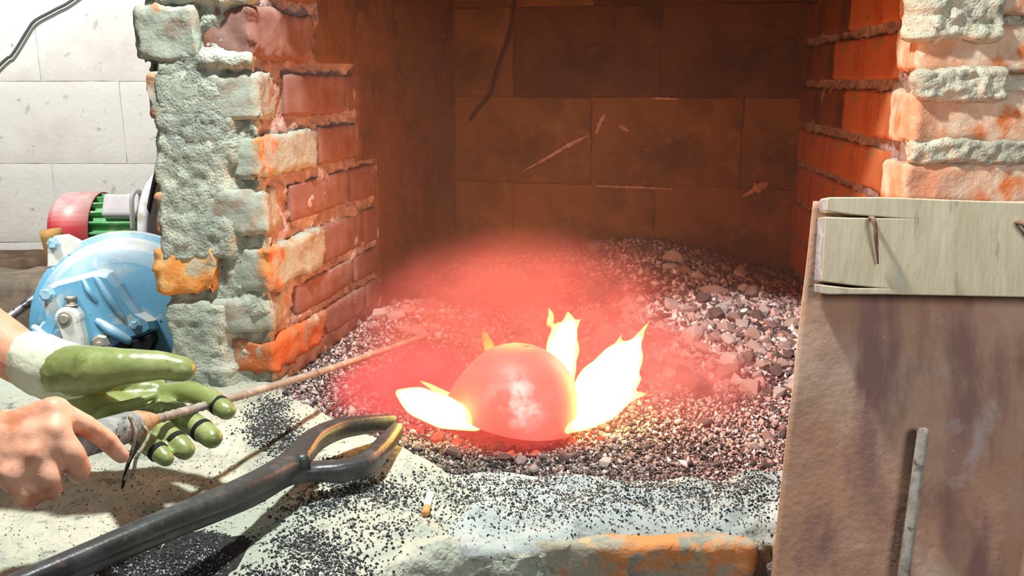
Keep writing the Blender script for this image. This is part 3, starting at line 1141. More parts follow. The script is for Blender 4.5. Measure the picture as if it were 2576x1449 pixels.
t = 0
while len([s for s in spots if s[2] == 0]) < 238 and t < 9000:
    t += 1
    px = rl.uniform(1480, 2010); py = rl.uniform(600, 1010)
    lo = np.interp(px, [1480, 1560, 1700, 1850, 1960, 2010], [640, 600, 640, 690, 730, 800])
    hi = np.interp(px, [1480, 1600, 1750, 2010], [800, 960, 1010, 1000])
    if lo < py < hi:
        try_lump(px, py, rl.choice([.008, .010, .012, .014, .019, .024]), 0)
t = 0
while len([s for s in spots if s[2] == 1]) < 32 and t < 3000:
    t += 1
    try_lump(rl.uniform(945, 1110), rl.uniform(745, 850), rl.choice([.009, .012, .016, .02]), 1)
t = 0
while len([s for s in spots if s[2] == 2]) < 26 and t < 3000:
    t += 1
    try_lump(rl.uniform(1000, 1950), rl.uniform(1090, 1185), rl.choice([.005, .006, .008, .010]), 2)
LL = ['rough cinder lump in the heap between the fire and the right wall',
      'orange-lit cinder lump in the small pile against the left brick wall',
      'cinder lump lying in the fine grit between the dome and the ledge']
LG = ['cinder lumps heaped right of the fire', 'cinder lumps piled by the left wall', 'cinder lumps in front of the fire']
for i, (p, r, g) in enumerate(spots):
    o = bpy.data.objects.new('cinder_lump', lump_meshes[rl.randrange(12)])
    o.location = p + Vector((0, 0, r * .55))
    o.rotation_euler = (rl.uniform(-.5, .5), rl.uniform(-.5, .5), rl.uniform(0, 6.28))
    o.scale = (r * rl.uniform(.9, 1.3), r * rl.uniform(.8, 1.1), r * rl.uniform(.8, 1.1))
    link(o)
    tag(o, LL[g], 'cinder', LG[g])

# glowing embers around the dome
m = bpy.data.materials.new('ember')
m.use_nodes = True
nt = m.node_tree
b = nt.nodes['Principled BSDF']
b.inputs['Base Color'].default_value = (.08, .03, .025, 1)
b.inputs['Roughness'].default_value = .9
tc = _n(nt, 'ShaderNodeTexCoord')
fac = noise_fac(nt, tc.outputs['Object'], 1.6, 4, .38, .62)
mx = _n(nt, 'ShaderNodeMix', data_type='RGBA')
nt.links.new(fac, mx.inputs['Factor'])
mx.inputs['A'].default_value = (.30, .012, .008, 1)
mx.inputs['B'].default_value = (1.0, .12, .07, 1)
nt.links.new(mx.outputs['Result'], b.inputs['Emission Color'])
b.inputs['Emission Strength'].default_value = 1.0
ember_meshes = []
for k in range(4):
    me = lump_meshes[k].copy()
    me.materials.clear()
    me.materials.append(m)
    ember_meshes.append(me)
ne = 0
t = 0
while ne < 46 and t < 2000:
    t += 1
    a = rl.uniform(0, 2 * math.pi)
    rr_ = rl.uniform(.100, .175)
    x, y = rr_ * math.cos(a), 1.256 + rr_ * math.sin(a) * (.62 if math.sin(a) < 0 else 1.3)
    r = rl.choice([.006, .008, .010, .013])
    if math.hypot(x, y - 1.256) < .098 + r * .4 or y < np.interp(x, rimx, rimy) + .012:
        continue
    o = bpy.data.objects.new('glowing_ember', ember_meshes[ne % 4])
    o.location = (x, y, float(bed_z(np.array(x), np.array(y))) + r * .4)
    o.rotation_euler = (rl.uniform(-.5, .5), rl.uniform(-.5, .5), rl.uniform(0, 6.28))
    o.scale = (r, r, r * .8)
    link(o)
    tag(o, 'red glowing ember in the ring of coals around the dome', 'ember', 'embers around the dome')
    ne += 1

# ================================================================== RED-HOT DOME
m = bpy.data.materials.new('hot_steel')
m.use_nodes = True
nt = m.node_tree
b = nt.nodes['Principled BSDF']
tc = _n(nt, 'ShaderNodeTexCoord')
b.inputs['Base Color'].default_value = (.16, .05, .04, 1)
b.inputs['Roughness'].default_value = .6
fac = noise_fac(nt, tc.outputs['Object'], 26, 5, .48, .66)
# hottest, brightest patch on the crown's front flank, where the blast hits it
geo = _n(nt, 'ShaderNodeVectorMath', operation='DISTANCE')
geo.inputs[1].default_value = (.004, -.075, .045)
nt.links.new(tc.outputs['Object'], geo.inputs[0])
mr = _n(nt, 'ShaderNodeMapRange')
mr.inputs['From Min'].default_value = .052
mr.inputs['From Max'].default_value = .012
nt.links.new(geo.outputs['Value'], mr.inputs['Value'])
mu = _n(nt, 'ShaderNodeMath', operation='MULTIPLY')
nt.links.new(fac, mu.inputs[0]); nt.links.new(mr.outputs['Result'], mu.inputs[1])
mx = _n(nt, 'ShaderNodeMix', data_type='RGBA')
nt.links.new(mu.outputs[0], mx.inputs['Factor'])
f2 = noise_fac(nt, tc.outputs['Object'], 12, 4, .4, .65)
mx0 = _n(nt, 'ShaderNodeMix', data_type='RGBA')
nt.links.new(f2, mx0.inputs['Factor'])
mx0.inputs['A'].default_value = (.74, .125, .09, 1)
mx0.inputs['B'].default_value = (.84, .18, .14, 1)
nt.links.new(mx0.outputs['Result'], mx.inputs['A'])
mx.inputs['B'].default_value = (1.0, .72, .62, 1)
nt.links.new(mx.outputs['Result'], b.inputs['Emission Color'])
b.inputs['Emission Strength'].default_value = 1.0
MATS['hot_steel'] = m
prof = []
RD = .096
for k in range(19):
    a = math.pi / 2 * k / 18
    prof.append((RD * math.cos(a) ** .92 if k < 18 else .0003, .102 * math.sin(a) ** 1.02))
inner = [(max(r - .004, .0002), max(h - .004, 0)) for r, h in reversed(prof)]
V, Fc = lathe([(RD - .001, -.006)] + prof + inner + [(RD - .005, -.006), (RD - .001, -.006)], 64)
dc = PZ(1297, 1032, .012)
mt = Matrix.Rotation(math.radians(10), 4, 'Y')
W = []
for v in V:
    w = v.copy()
    # the rim runs out to a blunt point on the left
    k = max(0, -v.x / RD) ** 6
    w.x -= .010 * k * (1 - min(1, v.z / .06))
    W.append(mt @ w)
dome = mk('steel_dome', [w + dc for w in W], Fc, 'hot_steel', origin=dc)
tag(dome, 'glowing red-hot steel dome lying rim-down in the fire', 'dome')

# ================================================================== FLAMES
emission_volume('flame_gas', (1.0, .82, .17), 190)
emission_volume('flame_gas_thin', (1.0, .62, .06), 45)


def flame(name, segs, label, mat='flame_gas', vox=.003):
    c = sum((Vector(s[0]) for s in segs), Vector()) / len(segs)
    o = organic(name, segs, vox, 2, mat)
    tag(o, label, 'flame', 'flames around the dome')
    return o


def tongue(pts, rads):
    P = catmull(pts, 4)
    R = lerp_list(rads, 4)
    return chain(P, R)


S = []
S += tongue([PD(1195, 1062, 1.27), PD(1120, 1038, 1.26), PD(1050, 1010, 1.26), PD(1003, 988, 1.27)], [.014, .024, .022, .006])
S += tongue([PD(1195, 1066, 1.27), PD(1130, 1052, 1.26), PD(1075, 1042, 1.26), PD(1040, 1020, 1.26)], [.010, .014, .011, .002])
S += tongue([PD(1150, 1030, 1.27), PD(1080, 1010, 1.27), PD(1010, 990, 1.28)], [.010, .012, .004])
flame('flame', S, 'white flame licking left from under the dome towards the tongs')
S = tongue([PD(1145, 1000, 1.33), PD(1110, 988, 1.33), PD(1080, 970, 1.33), PD(1055, 958, 1.33)], [.005, .006, .004, .0016])
flame('flame', S, 'thin yellow flame above the left flame, beside the dome rim', 'flame_gas', .002)
S = tongue([PD(1238, 885, 1.42), PD(1230, 862, 1.43), PD(1222, 845, 1.43), PD(1216, 828, 1.44)], [.008, .007, .005, .0016])
S += tongue([PD(1226, 880, 1.42), PD(1218, 860, 1.43), PD(1210, 846, 1.43)], [.006, .004, .0015])
flame('flame', S, 'small yellow flame peeping up behind the crown of the dome', 'flame_gas_thin', .002)
S = tongue([PD(1405, 935, 1.40), PD(1408, 890, 1.42), PD(1420, 845, 1.43), PD(1432, 815, 1.44), PD(1428, 782, 1.45)], [.022, .022, .021, .013, .0016])
S += tongue([PD(1400, 920, 1.40), PD(1392, 870, 1.42), PD(1400, 830, 1.43), PD(1405, 808, 1.43)], [.014, .012, .008, .0016])
S += tongue([PD(1425, 960, 1.39), PD(1432, 920, 1.40), PD(1436, 880, 1.41), PD(1452, 838, 1.42)], [.013, .012, .010, .002])
S += tongue([PD(1430, 850, 1.42), PD(1448, 815, 1.43), PD(1462, 802, 1.44)], [.010, .006, .0014])
S += tongue([PD(1436, 905, 1.41), PD(1450, 880, 1.42), PD(1456, 860, 1.42)], [.010, .006, .0014])
S += tongue([PD(1374, 822, 1.44), PD(1384, 806, 1.44), PD(1386, 790, 1.44), PD(1378, 772, 1.45)], [.0016, .0065, .005, .0016])
S += tongue([PD(1390, 830, 1.44), PD(1388, 812, 1.44), PD(1386, 800, 1.44)], [.003, .004, .004])
flame('flame', S, 'tall white flame with forked tips rising behind the right of the dome')
S = tongue([PD(1450, 1060, 1.30), PD(1480, 1010, 1.31), PD(1520, 960, 1.33), PD(1560, 910, 1.36), PD(1592, 875, 1.38), PD(1612, 846, 1.40)], [.016, .026, .034, .030, .014, .0016])
S += tongue([PD(1470, 1030, 1.31), PD(1475, 985, 1.32), PD(1490, 945, 1.34), PD(1530, 905, 1.36), PD(1560, 872, 1.38)], [.018, .022, .018, .010, .0016])
S += tongue([PD(1500, 1030, 1.31), PD(1550, 985, 1.33), PD(1585, 950, 1.34), PD(1600, 900, 1.36)], [.020, .022, .015, .004])
S += tongue([PD(1425, 1083, 1.27), PD(1470, 1062, 1.28), PD(1530, 1030, 1.30), PD(1580, 1000, 1.32), PD(1632, 989, 1.34)], [.005, .013, .016, .009, .0014])
S += tongue([PD(1510, 960, 1.33), PD(1550, 915, 1.35), PD(1590, 868, 1.37), PD(1640, 800, 1.40)], [.012, .012, .007, .0014])
S += tongue([PD(1480, 985, 1.32), PD(1500, 935, 1.34), PD(1535, 900, 1.36), PD(1552, 886, 1.37)], [.012, .010, .005, .0014])
S += tongue([PD(1470, 1000, 1.32), PD(1462, 960, 1.33), PD(1478, 930, 1.34)], [.012, .009, .0014])
S += tongue([PD(1560, 960, 1.34), PD(1590, 920, 1.35), PD(1608, 880, 1.37)], [.014, .012, .003])
S += tongue([PD(1525, 940, 1.34), PD(1543, 900, 1.36), PD(1552, 868, 1.37), PD(1568, 836, 1.38)], [.014, .009, .005, .0014])
S += tongue([PD(1498, 965, 1.33), PD(1500, 925, 1.35), PD(1515, 892, 1.36)], [.014, .007, .0014])
S += tongue([PD(1585, 935, 1.35), PD(1604, 900, 1.36), PD(1606, 868, 1.37), PD(1622, 838, 1.38)], [.014, .009, .005, .0014])
S += tongue([PD(1570, 985, 1.33), PD(1598, 962, 1.34), PD(1616, 948, 1.35)], [.014, .007, .0014])
S += tongue([PD(1430, 1090, 1.26), PD(1425, 1078, 1.27), PD(1440, 1070, 1.27)], [.003, .006, .006])
flame('flame', S, 'largest white flame, flaring up to the right of the dome')

# light of the burning fire
FIRE = (1.0, .32, .06)
point_light('fire_light', (.0, 1.46, .19), .07, 8.0, FIRE)
point_light('fire_light', (.16, 1.33, .13), .05, 4.0, (1.0, .34, .2))
point_light('fire_light', (-.13, 1.36, .07), .04, .3, (1.0, .22, .12))

# ---- glowing red haze of fire gas
def glow(name, loc, scale, strength, color, label, nscale=2.6):
    m = bpy.data.materials.new(name)
    m.use_nodes = True
    nt = m.node_tree
    nt.nodes.remove(nt.nodes['Principled BSDF'])
    tc = _n(nt, 'ShaderNodeTexCoord')
    ln = _n(nt, 'ShaderNodeVectorMath', operation='LENGTH')
    nt.links.new(tc.outputs['Object'], ln.inputs[0])
    mr = _n(nt, 'ShaderNodeMapRange')
    mr.interpolation_type = 'SMOOTHSTEP'
    mr.inputs['From Min'].default_value = 1.0
    mr.inputs['From Max'].default_value = .35
    nt.links.new(ln.outputs['Value'], mr.inputs['Value'])
    fac = noise_fac(nt, tc.outputs['Object'], nscale, 3, .36, .66, .6)
    ad = _n(nt, 'ShaderNodeMath', operation='MULTIPLY_ADD')
    nt.links.new(fac, ad.inputs[0]); ad.inputs[1].default_value = .8; ad.inputs[2].default_value = .2
    mu = _n(nt, 'ShaderNodeMath', operation='MULTIPLY')
    nt.links.new(mr.outputs['Result'], mu.inputs[0]); nt.links.new(ad.outputs[0], mu.inputs[1])
    ms = _n(nt, 'ShaderNodeMath', operation='MULTIPLY')
    nt.links.new(mu.outputs[0], ms.inputs[0]); ms.inputs[1].default_value = strength
    f2 = noise_fac(nt, tc.outputs['Object'], nscale * 1.7, 3, .4, .66, .4)
    mx = _n(nt, 'ShaderNodeMix', data_type='RGBA')
    nt.links.new(f2, mx.inputs['Factor'])
    mx.inputs['A'].default_value = rgba(color)
    mx.inputs['B'].default_value = rgba((color[0] * 1.12, color[1] * 1.5, color[2] * 1.7))
    e = _n(nt, 'ShaderNodeEmission')
    nt.links.new(mx.outputs['Result'], e.inputs['Color'])
    nt.links.new(ms.outputs[0], e.inputs['Strength'])
    ab = _n(nt, 'ShaderNodeVolumeAbsorption')
    ab.inputs['Color'].default_value = (0, 0, 0, 1)
    nt.links.new(ms.outputs[0], ab.inputs['Density'])
    asd = _n(nt, 'ShaderNodeAddShader')
    nt.links.new(e.outputs[0], asd.inputs[0]); nt.links.new(ab.outputs[0], asd.inputs[1])
    nt.links.new(asd.outputs[0], nt.nodes['Material Output'].inputs['Volume'])
    bm = bmesh.new()
    bmesh.ops.create_icosphere(bm, subdivisions=4, radius=1.0)
    me = bpy.data.meshes.new(name)
    bm.to_mesh(me); bm.free()
    me.materials.append(m)
    o = link(bpy.data.objects.new('fire_haze', me))
    o.location = loc
    o.scale = scale
    return tag(o, label, 'haze', kind='stuff')


glow('glow_gas', (.02, 1.54, .05), (.37, .44, .20), 6.0, (.96, .15, .10), 'red glowing haze of hot gas hanging over and behind the dome', 3.6)
glow('glow_gas_low', (-.15, 1.36, .01), (.17, .19, .07), 30.0, (.98, .12, .10), 'dense red glow hugging the coals left of the dome', 3.2)
glow('glow_gas_right', (.22, 1.40, .015), (.24, .25, .09), 12.0, (.92, .18, .13), 'red glow over the coals behind the large right flame', 3.2)
glow('glow_gas_front', (.0, 1.235, -.004), (.19, .135, .022), 34.0, (.8, .07, .05), 'red glow of the coals under the front rim of the dome', 4.0)

# ---- thin smoke that fills the forge
m = bpy.data.materials.new('smoke')
m.use_nodes = True
nt = m.node_tree
nt.nodes.remove(nt.nodes['Principled BSDF'])
vs = _n(nt, 'ShaderNodeVolumeScatter')
vs.inputs['Color'].default_value = (.85, .58, .5, 1)
vs.inputs['Density'].default_value = .14
nt.links.new(vs.outputs[0], nt.nodes['Material Output'].inputs['Volume'])
MATS['smoke'] = m
sp = [Vector((XC - .015, YF + .06, 0)), Vector((RC.x + .01, RC.y + .02, 0)), BRC + Vector((.02, .0, 0)), BL + Vector((-.02, .0, 0))]
V = [Vector((p.x, p.y, z)) for z in (-.04, .98) for p in sp]
smoke = recalc(mk('smoke', V, [(0, 1, 2, 3), (4, 5, 6, 7), (0, 1, 5, 4), (1, 2, 6, 5), (2, 3, 7, 6), (3, 0, 4, 7)], m, None, False))
tag(smoke, 'thin brown smoke filling the forge under the hood', 'smoke', kind='stuff')

# ================================================================== TONGS
tp = PZ(765, 1150, .045)
tongs = thing('blacksmith_tongs', (tp.x, tp.y, 0), 'black iron tongs with looped jaws lying across the hearth rim', 'tongs')
def tz(l):
    return [PZ(a, b, z) for (a, b, z) in l]
up_arm = tz([(-60, 1512, .082), (150, 1424, .078), (400, 1318, .072), (600, 1236, .062), (700, 1184, .055), (748, 1150, .052), (790, 1108, .050), (848, 1080, .044), (915, 1068, .036), (985, 1060, .026)])
lo_arm = tz([(-30, 1540, .066), (200, 1428, .062), (420, 1334, .056), (620, 1252, .046), (715, 1200, .040), (780, 1186, .036), (858, 1184, .032), (922, 1166, .029), (966, 1122, .027), (1000, 1080, .024)])
RU = [(.0085, .0085), (.0095, .0095), (.011, .0105), (.0130, .0120), (.0155, .0115), (.0175, .0105), (.0140, .0135), (.0125, .0135), (.0115, .0125), (.009, .010)]
RL_ = [(.008, .008), (.009, .009), (.010, .010), (.0115, .011), (.014, .010), (.0135, .0105), (.0125, .0130), (.0125, .0135), (.012, .0125), (.0085, .010)]
rod('arm', up_arm, RU, 'black_iron', tongs, 16, 10, 3.4)
rod('arm', lo_arm, RL_, 'black_iron', tongs, 16, 10, 3.4)
V, Fc = lathe([(.0002, .006), (.006, .0055), (.0092, .003), (.0098, 0), (.0098, -.010), (.0002, -.010)], 24)
rv = PZ(760, 1151, .0600)
recalc(mk('rivet', [v + rv for v in V], Fc, 'black_iron', tongs))

# ================================================================== POKER
tip = PZ(1068, 845, .012)
f0 = PD(330, 1072, .945)
ax = (tip - f0).normalized()
poker = thing('fire_poker', f0, 'ribbed steel poker with a grey wooden handle, held over the hearth', 'poker')
n = 420
Lr = (tip - f0).length
pts = [f0 + ax * (Lr * k / n) for k in range(n + 1)]
sag = [(p + Vector((0, 0, -.006 * math.sin(math.pi * k / n)))) for k, p in enumerate(pts)]
def ribs(i, th):
    s = Lr * i / n
    return 1 + .16 * max(0, math.sin(2 * math.pi * s / .0115 + th)) ** 3
V, Fc = sweep(sag, [.0052] * (n + 1), 14, 2.0, (0, 0, 1), 'round', ribs)
mk('rod', V, Fc, 'rebar', poker)
rod('handle', [f0 - ax * .115, f0 - ax * .09, f0 - ax * .04, f0 + ax * .0], [.0145, .0155, .0165, .0160], 'grey_wood', poker, 20, 8, 2.4)
rod('cloth_wrap', [f0 - ax * .002, f0 + ax * .012, f0 + ax * .026, f0 + ax * .036], [.0158, .0150, .0105, .0065], 'tan_cloth', poker, 18, 6)
rod('twine', [PD(326, 1046, .925), PD(336, 1062, .922), PD(341, 1085, .92), PD(338, 1110, .921), PD(330, 1140, .925), PD(322, 1165, .93), PD(312, 1205, .935)], .0019, 'twine', poker, 8, 6)
rod('twine', [PD(358, 1068, .94), PD(374, 1092, .938), PD(362, 1120, .93), PD(344, 1150, .925), PD(336, 1185, .93), PD(330, 1200, .935)], .0019, 'twine', poker, 8, 6)
rod('dark_strip', [PD(345, 1110, .935), PD(332, 1145, .932), PD(318, 1185, .934), PD(308, 1228, .94)], [(.0052, .0015), (.0058, .0015), (.005, .0015), (.002, .001)], 'dark_seam', poker, 8, 6)

# ================================================================== RUSTY SHEET WITH WOODEN BAR
SN = Vector((0, 1, -.2)).normalized()
SO = Vector((0, .885, 0))
def PS(px, py, off=0.0):
    r = ray(px, py)
    o = Vector((0, 0, H))
    t = (SO - o).dot(SN) / r.dot(SN)
    return o + r * t - SN * off
sheet_root = thing('metal_screen', (.55, .74, -.75), 'rusty steel sheet topped with a nailed wooden bar, leaning before the right pier', 'screen')
a0 = PS(2046, 506); a1 = PS(1942, 1449)
edge = (a1 - a0).normalized()
nu, nv = 90, 120
Ltot = (a0.z + .74) / -edge.z
V = []
for i in range(nu + 1):
    for j in range(nv + 1):
        p = a0 + edge * (Ltot * j / nv) + Vector((.52 * i / nu, 0, 0))
        V.append(p)
A = np.array([v[:] for v in V])
bend = .004 * fbm(A * 5, 3, 77) + .0022 * fbm(A * np.array([26, 26, 6]), 3, 78)
cre = .006 * np.exp(-(((A[:, 0] - (.555 + .16 * (A[:, 2] + .1))) / .012) ** 2)) * (A[:, 2] < .2)
A = A + np.outer(bend - cre, -np.array(SN[:]))
Fc = []
for i in range(nu):
    for j in range(nv):
        k = i * (nv + 1) + j
        Fc.append((k, k + 1, k + nv + 2, k + nv + 1))
sh = mk('sheet', A, Fc, 'rust_sheet', sheet_root)
sm = sh.modifiers.new('thickness', 'SOLIDIFY')
sm.thickness = .003
sm.offset = -1
def plate(name, poly, off0, off1, mat, parent, bev=.0016):
    n = len(poly)
    V = [PS(x, y, off0) for x, y in poly] + [PS(x, y, off0) - SN * (off1 - off0) for x, y in poly]
    Fc = [tuple(range(n - 1, -1, -1)), tuple(range(n, 2 * n))] + [(i, (i + 1) % n, n + (i + 1) % n, n + i) for i in range(n)]
    o = recalc(mk(name, V, Fc, mat, parent, False))
    if bev:
        b = o.modifiers.new('edge', 'BEVEL')
        b.width = bev
        b.segments = 2
        b.limit_method = 'ANGLE'
    return o
bar = plate('wooden_bar', [(2064, 500), (2200, 500), (2400, 508), (3280, 536), (3280, 760), (2400, 742), (2196, 738), (2060, 738), (2044, 736), (2044, 714), (2120, 722), (2185, 722), (2120, 716), (2044, 706),
                            (2053, 548), (2120, 550), (2225, 551), (2120, 543), (2056, 534), (2058, 504)], .004, .027, 'bar_wood', sheet_root)
bar.data.materials.append(MATS['bar_end'])
for _p in bar.data.polygons:
    if _p.normal.x < -.7:
        _p.material_index = 1
bar['label'] = 'weathered split wooden bar'
rod('nail', [PS(2163, 551, .020), PS(2166, 556, .034), PS(2171, 600, .034), PS(2180, 662, .030)], [.0022, .0026, .0024, .0010], 'rust_nail', sheet_root, 10, 6)
rod('nail', [PS(2520, 562, .020), PS(2527, 566, .034), PS(2556, 600, .034), PS(2590, 640, .031)], [.0022, .0026, .0024, .0010], 'rust_nail', sheet_root, 10, 6)

rp0 = PS(2308, 1080, .014)
rp1 = PS(2258, 1449, .014)
rd = (rp1 - rp0).normalized()
rp2 = rp0 + rd * ((rp0.z + .735) / -rd.z)
lr = rod('iron_rod', [rp0, rp0.lerp(rp2, .3), rp0.lerp(rp2, .65), rp2], [.0062, .0060, .0062, .0062], 'rebar', None, 14, 10, 2.6)
tag(lr, 'thin round iron rod leaning against the rusty sheet', 'rod')

# ================================================================== GRIT AND STUB ON THE HEARTH
from mathutils.bvhtree import BVHTree
bpy.context.view_layer.update()
_bv = BVHTree.FromPolygons([Vector(v.co) + root_loc(hearth) for v in slab.data.vertices], [tuple(p.vertices) for p in slab.data.polygons])
def drop(x, y):
    h = _bv.ray_cast(Vector((x, y, .4)), Vector((0, 0, -1)))
    return h[0] if h[0] is not None else None
rg = np.random.RandomState(5)
def grit_pile(name, spots_, label, seed, smin=.0011, smax=.0030, parent=None):
    pts, szs = [], []
    for (cx, cy, rx, ry, nn) in spots_:
        a = rg.normal(0, .5, (nn, 2))
        for u, v in a:
            px, py = cx + u * rx, cy + v * ry
            if py > 1600 or py < 900:
                continue
            p = PZ(px, py, 0)
            if p.y > np.interp(p.x, rimx, rimy) + .002:
                continue
            h = drop(p.x, p.y)
            if h is None or h.z < -.05:
                continue
            s = smin + (smax - smin) * rg.beta(1.2, 3)
            pts.append((h.x, h.y, h.z + s * .35)); szs.append(s)
    nn = len(pts)
    g = rg.uniform(0, 1, nn)
    c = np.where((g < .78)[:, None], np.array([(.022, .026, .03)]), np.array([(.32, .34, .35)])) * rg.uniform(.6, 1.3, (nn, 1))
    o = grains(name, np.array(pts), np.array(szs), c, 'grit', parent, seed)
    tag(o, label, 'grit', kind='stuff')
    return o
grit_pile('coal_grit', [(668, 1060, 60, 60, 900), (700, 1085, 50, 60, 800), (690, 1020, 45, 30, 350), (735, 1120, 50, 34, 500), (650, 1095, 30, 30, 200)],
          'pile of black coal grit between the gloved fingers and the tongs', 1)
grit_pile('coal_grit', [(870, 1220, 90, 36, 650), (830, 1268, 70, 26, 420), (960, 1240, 110, 34, 600), (760, 1290, 90, 30, 160), (840, 1165, 40, 26, 120)],
          'black coal grit strewn beneath the tong jaws', 2)
grit_pile('coal_grit', [(770, 1370, 110, 50, 700), (850, 1420, 110, 60, 900), (700, 1440, 120, 30, 350), (960, 1330, 120, 60, 260)],
          'black coal grit at the bottom edge left of the front brick', 3)
grit_pile('coal_grit', [(1300, 1240, 330, 75, 2600), (1700, 1245, 380, 75, 3800), (1880, 1235, 120, 60, 900), (1150, 1250, 160, 60, 500)],
          'coal grit scattered along the ledge before the cinder bed', 4, .0007, .0026)
grit_pile('coal_grit', [(500, 1150, 700, 200, 420), (250, 1300, 500, 200, 350), (620, 1150, 300, 200, 260)],
          'stray coal grit on the slab under the hands', 5, .0008, .0018)
grit_pile('coal_grit', [(400, 1425, 150, 60, 1500), (330, 1400, 120, 50, 500), (500, 1390, 80, 60, 500)],
          'black coal dust and grit heaped under the tong handles', 6, .0008, .0024)
sb0 = PZ(1082, 1246, 0); hh = drop(sb0.x, sb0.y) or sb0
stub = thing('cigarette_butt', (hh.x, hh.y, hh.z), 'tiny white stub with an orange end on the front of the hearth', 'stub')
q0 = Vector((hh.x, hh.y, hh.z + .006)); q1 = PZ(1074, 1272, .0); h1 = drop(q1.x, q1.y) or q1; q1 = Vector((h1.x, h1.y, h1.z + .005)); q2 = q1 + (q1 - q0) * .5
h2 = drop(q2.x, q2.y) or q2; q2.z = h2.z + .005
rod('paper', [q0, q1], .0045, 'stub_white', stub, 12, 4, cap='flat')
rod('filter', [q1, q2], .0045, 'stub_orange', stub, 12, 4, cap='flat')

# ================================================================== BLOWER
plinth = plain_box('stone_plinth', (-1.06, 1.93, -.475), (.86, .66, .54), 'stone', r=.015, amp=.006, seed=8, step=.04)
tag(plinth, 'low stone plinth carrying the blue blower', 'plinth')
BC = Vector((-.785, 1.74, 0)); BC.z = PY(330, 830, 1.72).z
ez = Vector((.12, -.985, .10)).normalized()
ex = Vector((ez.y * -1, ez.x, 0)).normalized()
ey = ez.cross(ex).normalized()
K = .000814
blower = thing('forge_blower', (BC.x, BC.y, -.2), 'dusty blue cast-iron forge blower with a round housing and crank arm', 'blower')
def loc2(px, py, z=0.0):
    return BC + ex * ((px - 330) * K) + ey * ((830 - py) * K) + ez * z
def to_world(V, c=None):
    c = c or BC
    return [c + ex * v.x + ey * v.y + ez * v.z for v in V]
V, Fc = lathe([(.0005, -.10), (.17, -.10), (.178, -.09), (.18, -.008), (.197, -.006), (.200, .002), (.197, .010), (.186, .013), (.180, .022), (.165, .036), (.14, .047), (.10, .055), (.05, .058), (.0005, .058)], 72)
recalc(mk('housing', to_world(V), Fc, 'blue_paint', blower))
def bplate(name, poly, z0, z1, mat, bev=.005):
    pts = [((x - 330) * K, (830 - y) * K) for x, y in poly]
    V, Fc = extrude_poly(pts, z1 - z0, bev)
    V = [v + Vector((0, 0, z0)) for v in V]
    return recalc(mk(name, to_world(V), Fc, mat, blower, True if len(poly) > 24 else False))
cover = bplate('cover_plate', [(118, 870), (122, 845), (134, 818), (155, 792), (163, 735), (172, 708), (195, 696), (250, 682), (290, 673), (316, 680), (338, 708), (360, 746), (382, 780), (410, 800), (414, 820), (396, 832), (352, 846), (318, 866), (300, 892), (150, 900)], .02, .088, 'blue_paint', .010)
bplate('inlet_shade', [(305, 868), (330, 850), (372, 842), (408, 830), (412, 850), (398, 880), (380, 905), (300, 910)], .03, .0895, 'void_shade', .003)  # raised dark plate painted as the shade inside the inlet
bplate('lower_boss', [(268, 838), (285, 826), (305, 830), (312, 850), (306, 872), (285, 884), (268, 870)], .06, .098, 'bolt_steel', .004)
arm_poly = [(227 + 29 * math.cos(math.radians(a)), 782 - 29 * math.sin(math.radians(a))) for a in range(-20, 201, 20)] + [(212, 830), (217, 910), (262, 910), (260, 830)]
bplate('crank_arm', arm_poly, .065, .118, 'dusty_paint', .006)
bplate('slot_shade', [(203, 845), (212, 838), (215, 908), (192, 908)], .070, .0905, 'void_shade', .002)  # dark plate on the cover, painted as the shade of a slot
def hexbolt(px, py, z0, r, h, mat, n=6):
    prof = [(r * .5, 0), (r * 1.35, 0), (r * 1.35, .003), (r, .003), (r, h), (r * .8, h + .002), (.0003, h + .002)]
    V, Fc = lathe(prof, n if n > 6 else 6)
    c = loc2(px, py, z0)
    return recalc(mk('bolt', to_world(V, c), Fc, mat, blower, False))
hexbolt(224, 780, .118, .0098, .006, 'bolt_steel', 16)
hexbolt(175, 725, .087, .0120, .010, 'blue_bolt')
hexbolt(196, 822, .087, .0090, .007, 'blue_bolt', 14)
hexbolt(370, 806, .087, .0085, .010, 'blue_bolt')
hexbolt(290, 850, .098, .0075, .006, 'bolt_steel')
lug = bplate('lug', [(142, 672), (146, 625), (152, 604), (166, 593), (190, 591), (212, 603), (236, 618), (215, 650), (180, 670)], -.012, .012, 'dusty_paint', .004)
hexbolt(163, 612, .011, .0098, .010, 'blue_bolt')
V, Fc = lathe([(.0125, 0), (.0125, .003), (.008, .003), (.008, .012), (.0115, .012), (.0115, .019), (.0003, .019)], 12)
c = loc2(233, 753, .100)
recalc(mk('oil_cap', [c + ex * v.x + ez * (-v.y) + ey * v.z for v in V], Fc, 'bolt_steel', blower))
for (pa, pb, r) in (((258, 694), (284, 746), .006), ((288, 690), (345, 790), .008), ((285, 795), (352, 846), .011), ((138, 806), (196, 866), .011), ((196, 860), (200, 905), .012)):
    rod('rib', [loc2(*pa, .086), loc2((pa[0] + pb[0]) / 2, (pa[1] + pb[1]) / 2, .091), loc2(*pb, .086)], [r * .7, r, r * .8], 'blue_paint', blower, 12, 5)
bplate('foot', [(215, 1030), (445, 1030), (455, 1085), (205, 1085)], -.10, .03, 'blue_paint', .004)

